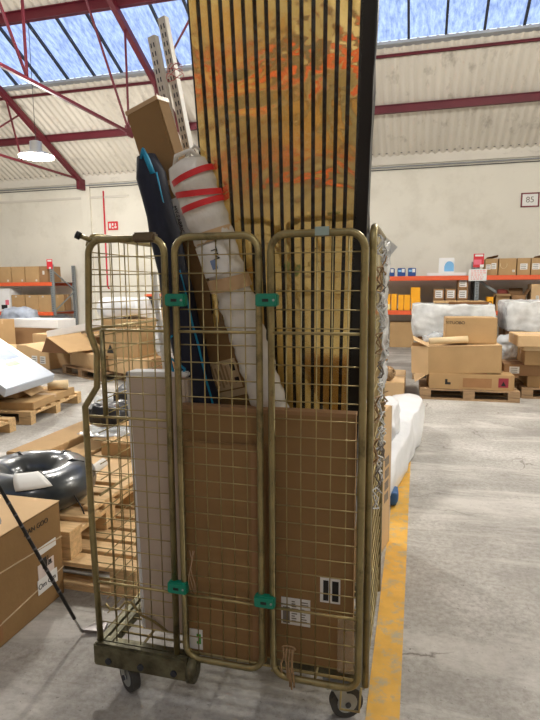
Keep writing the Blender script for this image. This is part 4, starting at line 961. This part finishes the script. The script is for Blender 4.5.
mb=MB(); mb.add([(-.32,-.3,.01),(-.35,.3,.03),(-.85,.25,.12),(-.8,-.25,.08)],[(0,1,2,3)],CB2); o=mb.build('flap',t); md=o.modifiers.new('s','SOLIDIFY'); md.thickness=.008
t=thing('white_slab','white flat slab resting on the tent shaped box','slab',(-5.9,8.85,.66),rd+.2,ry=math.radians(-9)); boxmesh('slab_body',t,(-.7,.85,-.3,.25,0,.13),WCARD,b=.01)
carton('cardboard box supporting the white slab from behind',-6.3,-5.2,9.05,9.5,0,.56,CB3,rz=rd)
t=carton('large carton with black triangle mark seen through the cage left panel',-4.75,-3.95,7.6,8.3,.40,.98,CB,rz=math.radians(-18))
mb=MB(); mb.add([(-.3,-.3525,.05),(-.14,-.3525,.05),(-.22,-.3525,.2)],[(0,1,2)],INK); mb.build('triangle_mark',t)
carton('flat pale carton under the triangle marked one',-4.66,-3.66,7.5,8.3,.146,.40,CB2,rz=rd)
tag(lumpy('white_bag',None,(-4.95,-4.15,7.7,8.3,1.0,1.30),WPL,amp=.05,n=12,seed=50,freq=3),'white plastic bag lying on the triangle marked carton','bag')
carton('cardboard box right of the white bag behind the cage',-4.1,-3.4,8.2,8.8,.4,1.14,CB2,rz=-.1)
t=carton('dark grey box with orange top edge on the far stack behind cage',-4.35,-3.7,8.3,8.8,1.145,1.33,DKBOX,name='dark_box',tape=False,seam=False)
boxmesh('orange_strip',t,(-.33,.2,-.26,-.1,.185,.22),ORG)
tag(lumpy('clear_bin',None,(-3.75,-3.1,7.3,7.8,.42,.98),FILMD,amp=.04,n=10,seed=52,freq=3),'pale film wrapped bundle seen through the cage near its rear post','wrapped goods')
carton('cardboard box resting behind the cage rear left post',-3.35,-2.8,8.2,8.75,.0,1.38,CB2)
carton('brown flat box under the pale wrapped bundle behind the cage',-3.68,-3.1,7.2,7.9,.146,.42,CB3,rz=rd)
# far left floor goods
carton('pale cardboard box on the floor in front of the left rack',-7.9,-6.9,9.9,10.6,0,.50,CB2,rz=-.3)
t=carton('cardboard box with two white labels left of the tent shaped box',-7.2,-6.35,8.6,9.3,0,.42,CB2,rz=-.2,labels=((.55,.4,.14,.14,LBL),(.8,.4,.14,.14,LBL)))
carton('brown cardboard box at the far left picture edge below the rack',-9.75,-8.85,9.9,10.6,0,.78,CB,rz=-.1)
carton('wide pale carton among the far left boxes',-8.6,-7.4,9.0,9.5,0,.33,CB2,rz=-.2)
t=thing('white_slab','white flat package lying on boxes in front of left rack','package',(-8.6,11.2,.55),-.1); boxmesh('slab_body',t,(-.75,.75,-.3,.3,0,.2),WCARD,b=.01)
carton('low carton under the white flat package at far left',-9.4,-7.9,10.9,11.5,0,.55,CB3)
tag(lumpy('grey_bundle',None,(-9.9,-9.0,11.3,11.8,.0,1.0),mat('grey_blue_goods',(150,158,172),.5,var=.3),amp=.08,n=10,seed=60,freq=3),'grey blue bundle in front of the left rack','bundle')
t=thing('wheel_bundle','dark round tyre like bundle leaning by the left rack upright','bundle',(-8.75,12.2,-.1),0)
mb=MB(); mb.tube([(.3*math.cos(a),.05*math.sin(a*2),.5+.3*math.sin(a)) for a in [2*PI*k/24 for k in range(24)]],.1,DKBOX,n=10,closed=True); mb.build('tyre_body',t)
mb=MB(); mb.disk((0,0,.5),.16,.06,GREYS,20,ax='y'); mb.build('hub',t)
t2=carton('cardboard box under the dark round bundle by the left rack',-8.1,-7.3,11.8,12.4,0,.55,CB)
# ------------------------------------------------------------------ rack behind the photographer (seen in the gold panel)
rack('pallet rack with orange beams behind the photographer, mirrored in the striped panel',-4.6,4.6,-3.05,-2.25,(-4.5,0.9,4.5),(1.25,.30),2.0)
for i in range(12):
    x=-4.3+.72*i+(.25 if i>5 else 0); carton('cardboard box on the rack behind the photographer, mirrored in the striped panel',x,x+.6,-2.9,-2.4,(1.25 if i%2 else .30),(1.75 if i%2 else .85),(CB2,CB,WCARD)[i%3],group='boxes on the rack behind the photographer')
# ------------------------------------------------------------------ world, camera
w=bpy.data.worlds.new('World'); bpy.context.scene.world=w; w.use_nodes=True
bg=w.node_tree.nodes['Background']; bg.inputs[0].default_value=(.70,.80,1.0,1); bg.inputs[1].default_value=1.4
cam=bpy.data.cameras.new('Camera'); co=bpy.data.objects.new('Camera',cam); C.objects.link(co)
cam.sensor_fit='VERTICAL'; cam.sensor_height=24; cam.lens=24*F/720; cam.clip_start=.05; cam.clip_end=100
R=Matrix(((RT.x,UP.x,-FW.x,0),(RT.y,UP.y,-FW.y,0),(RT.z,UP.z,-FW.z,CH),(0,0,0,1))); co.matrix_world=R
sc=bpy.context.scene; sc.camera=co
sc.view_settings.view_transform='Standard'; sc.view_settings.look='None'; sc.view_settings.gamma=1; sc.view_settings.exposure=0.4
sc.cycles.max_bounces=8; sc.cycles.transparent_max_bounces=24
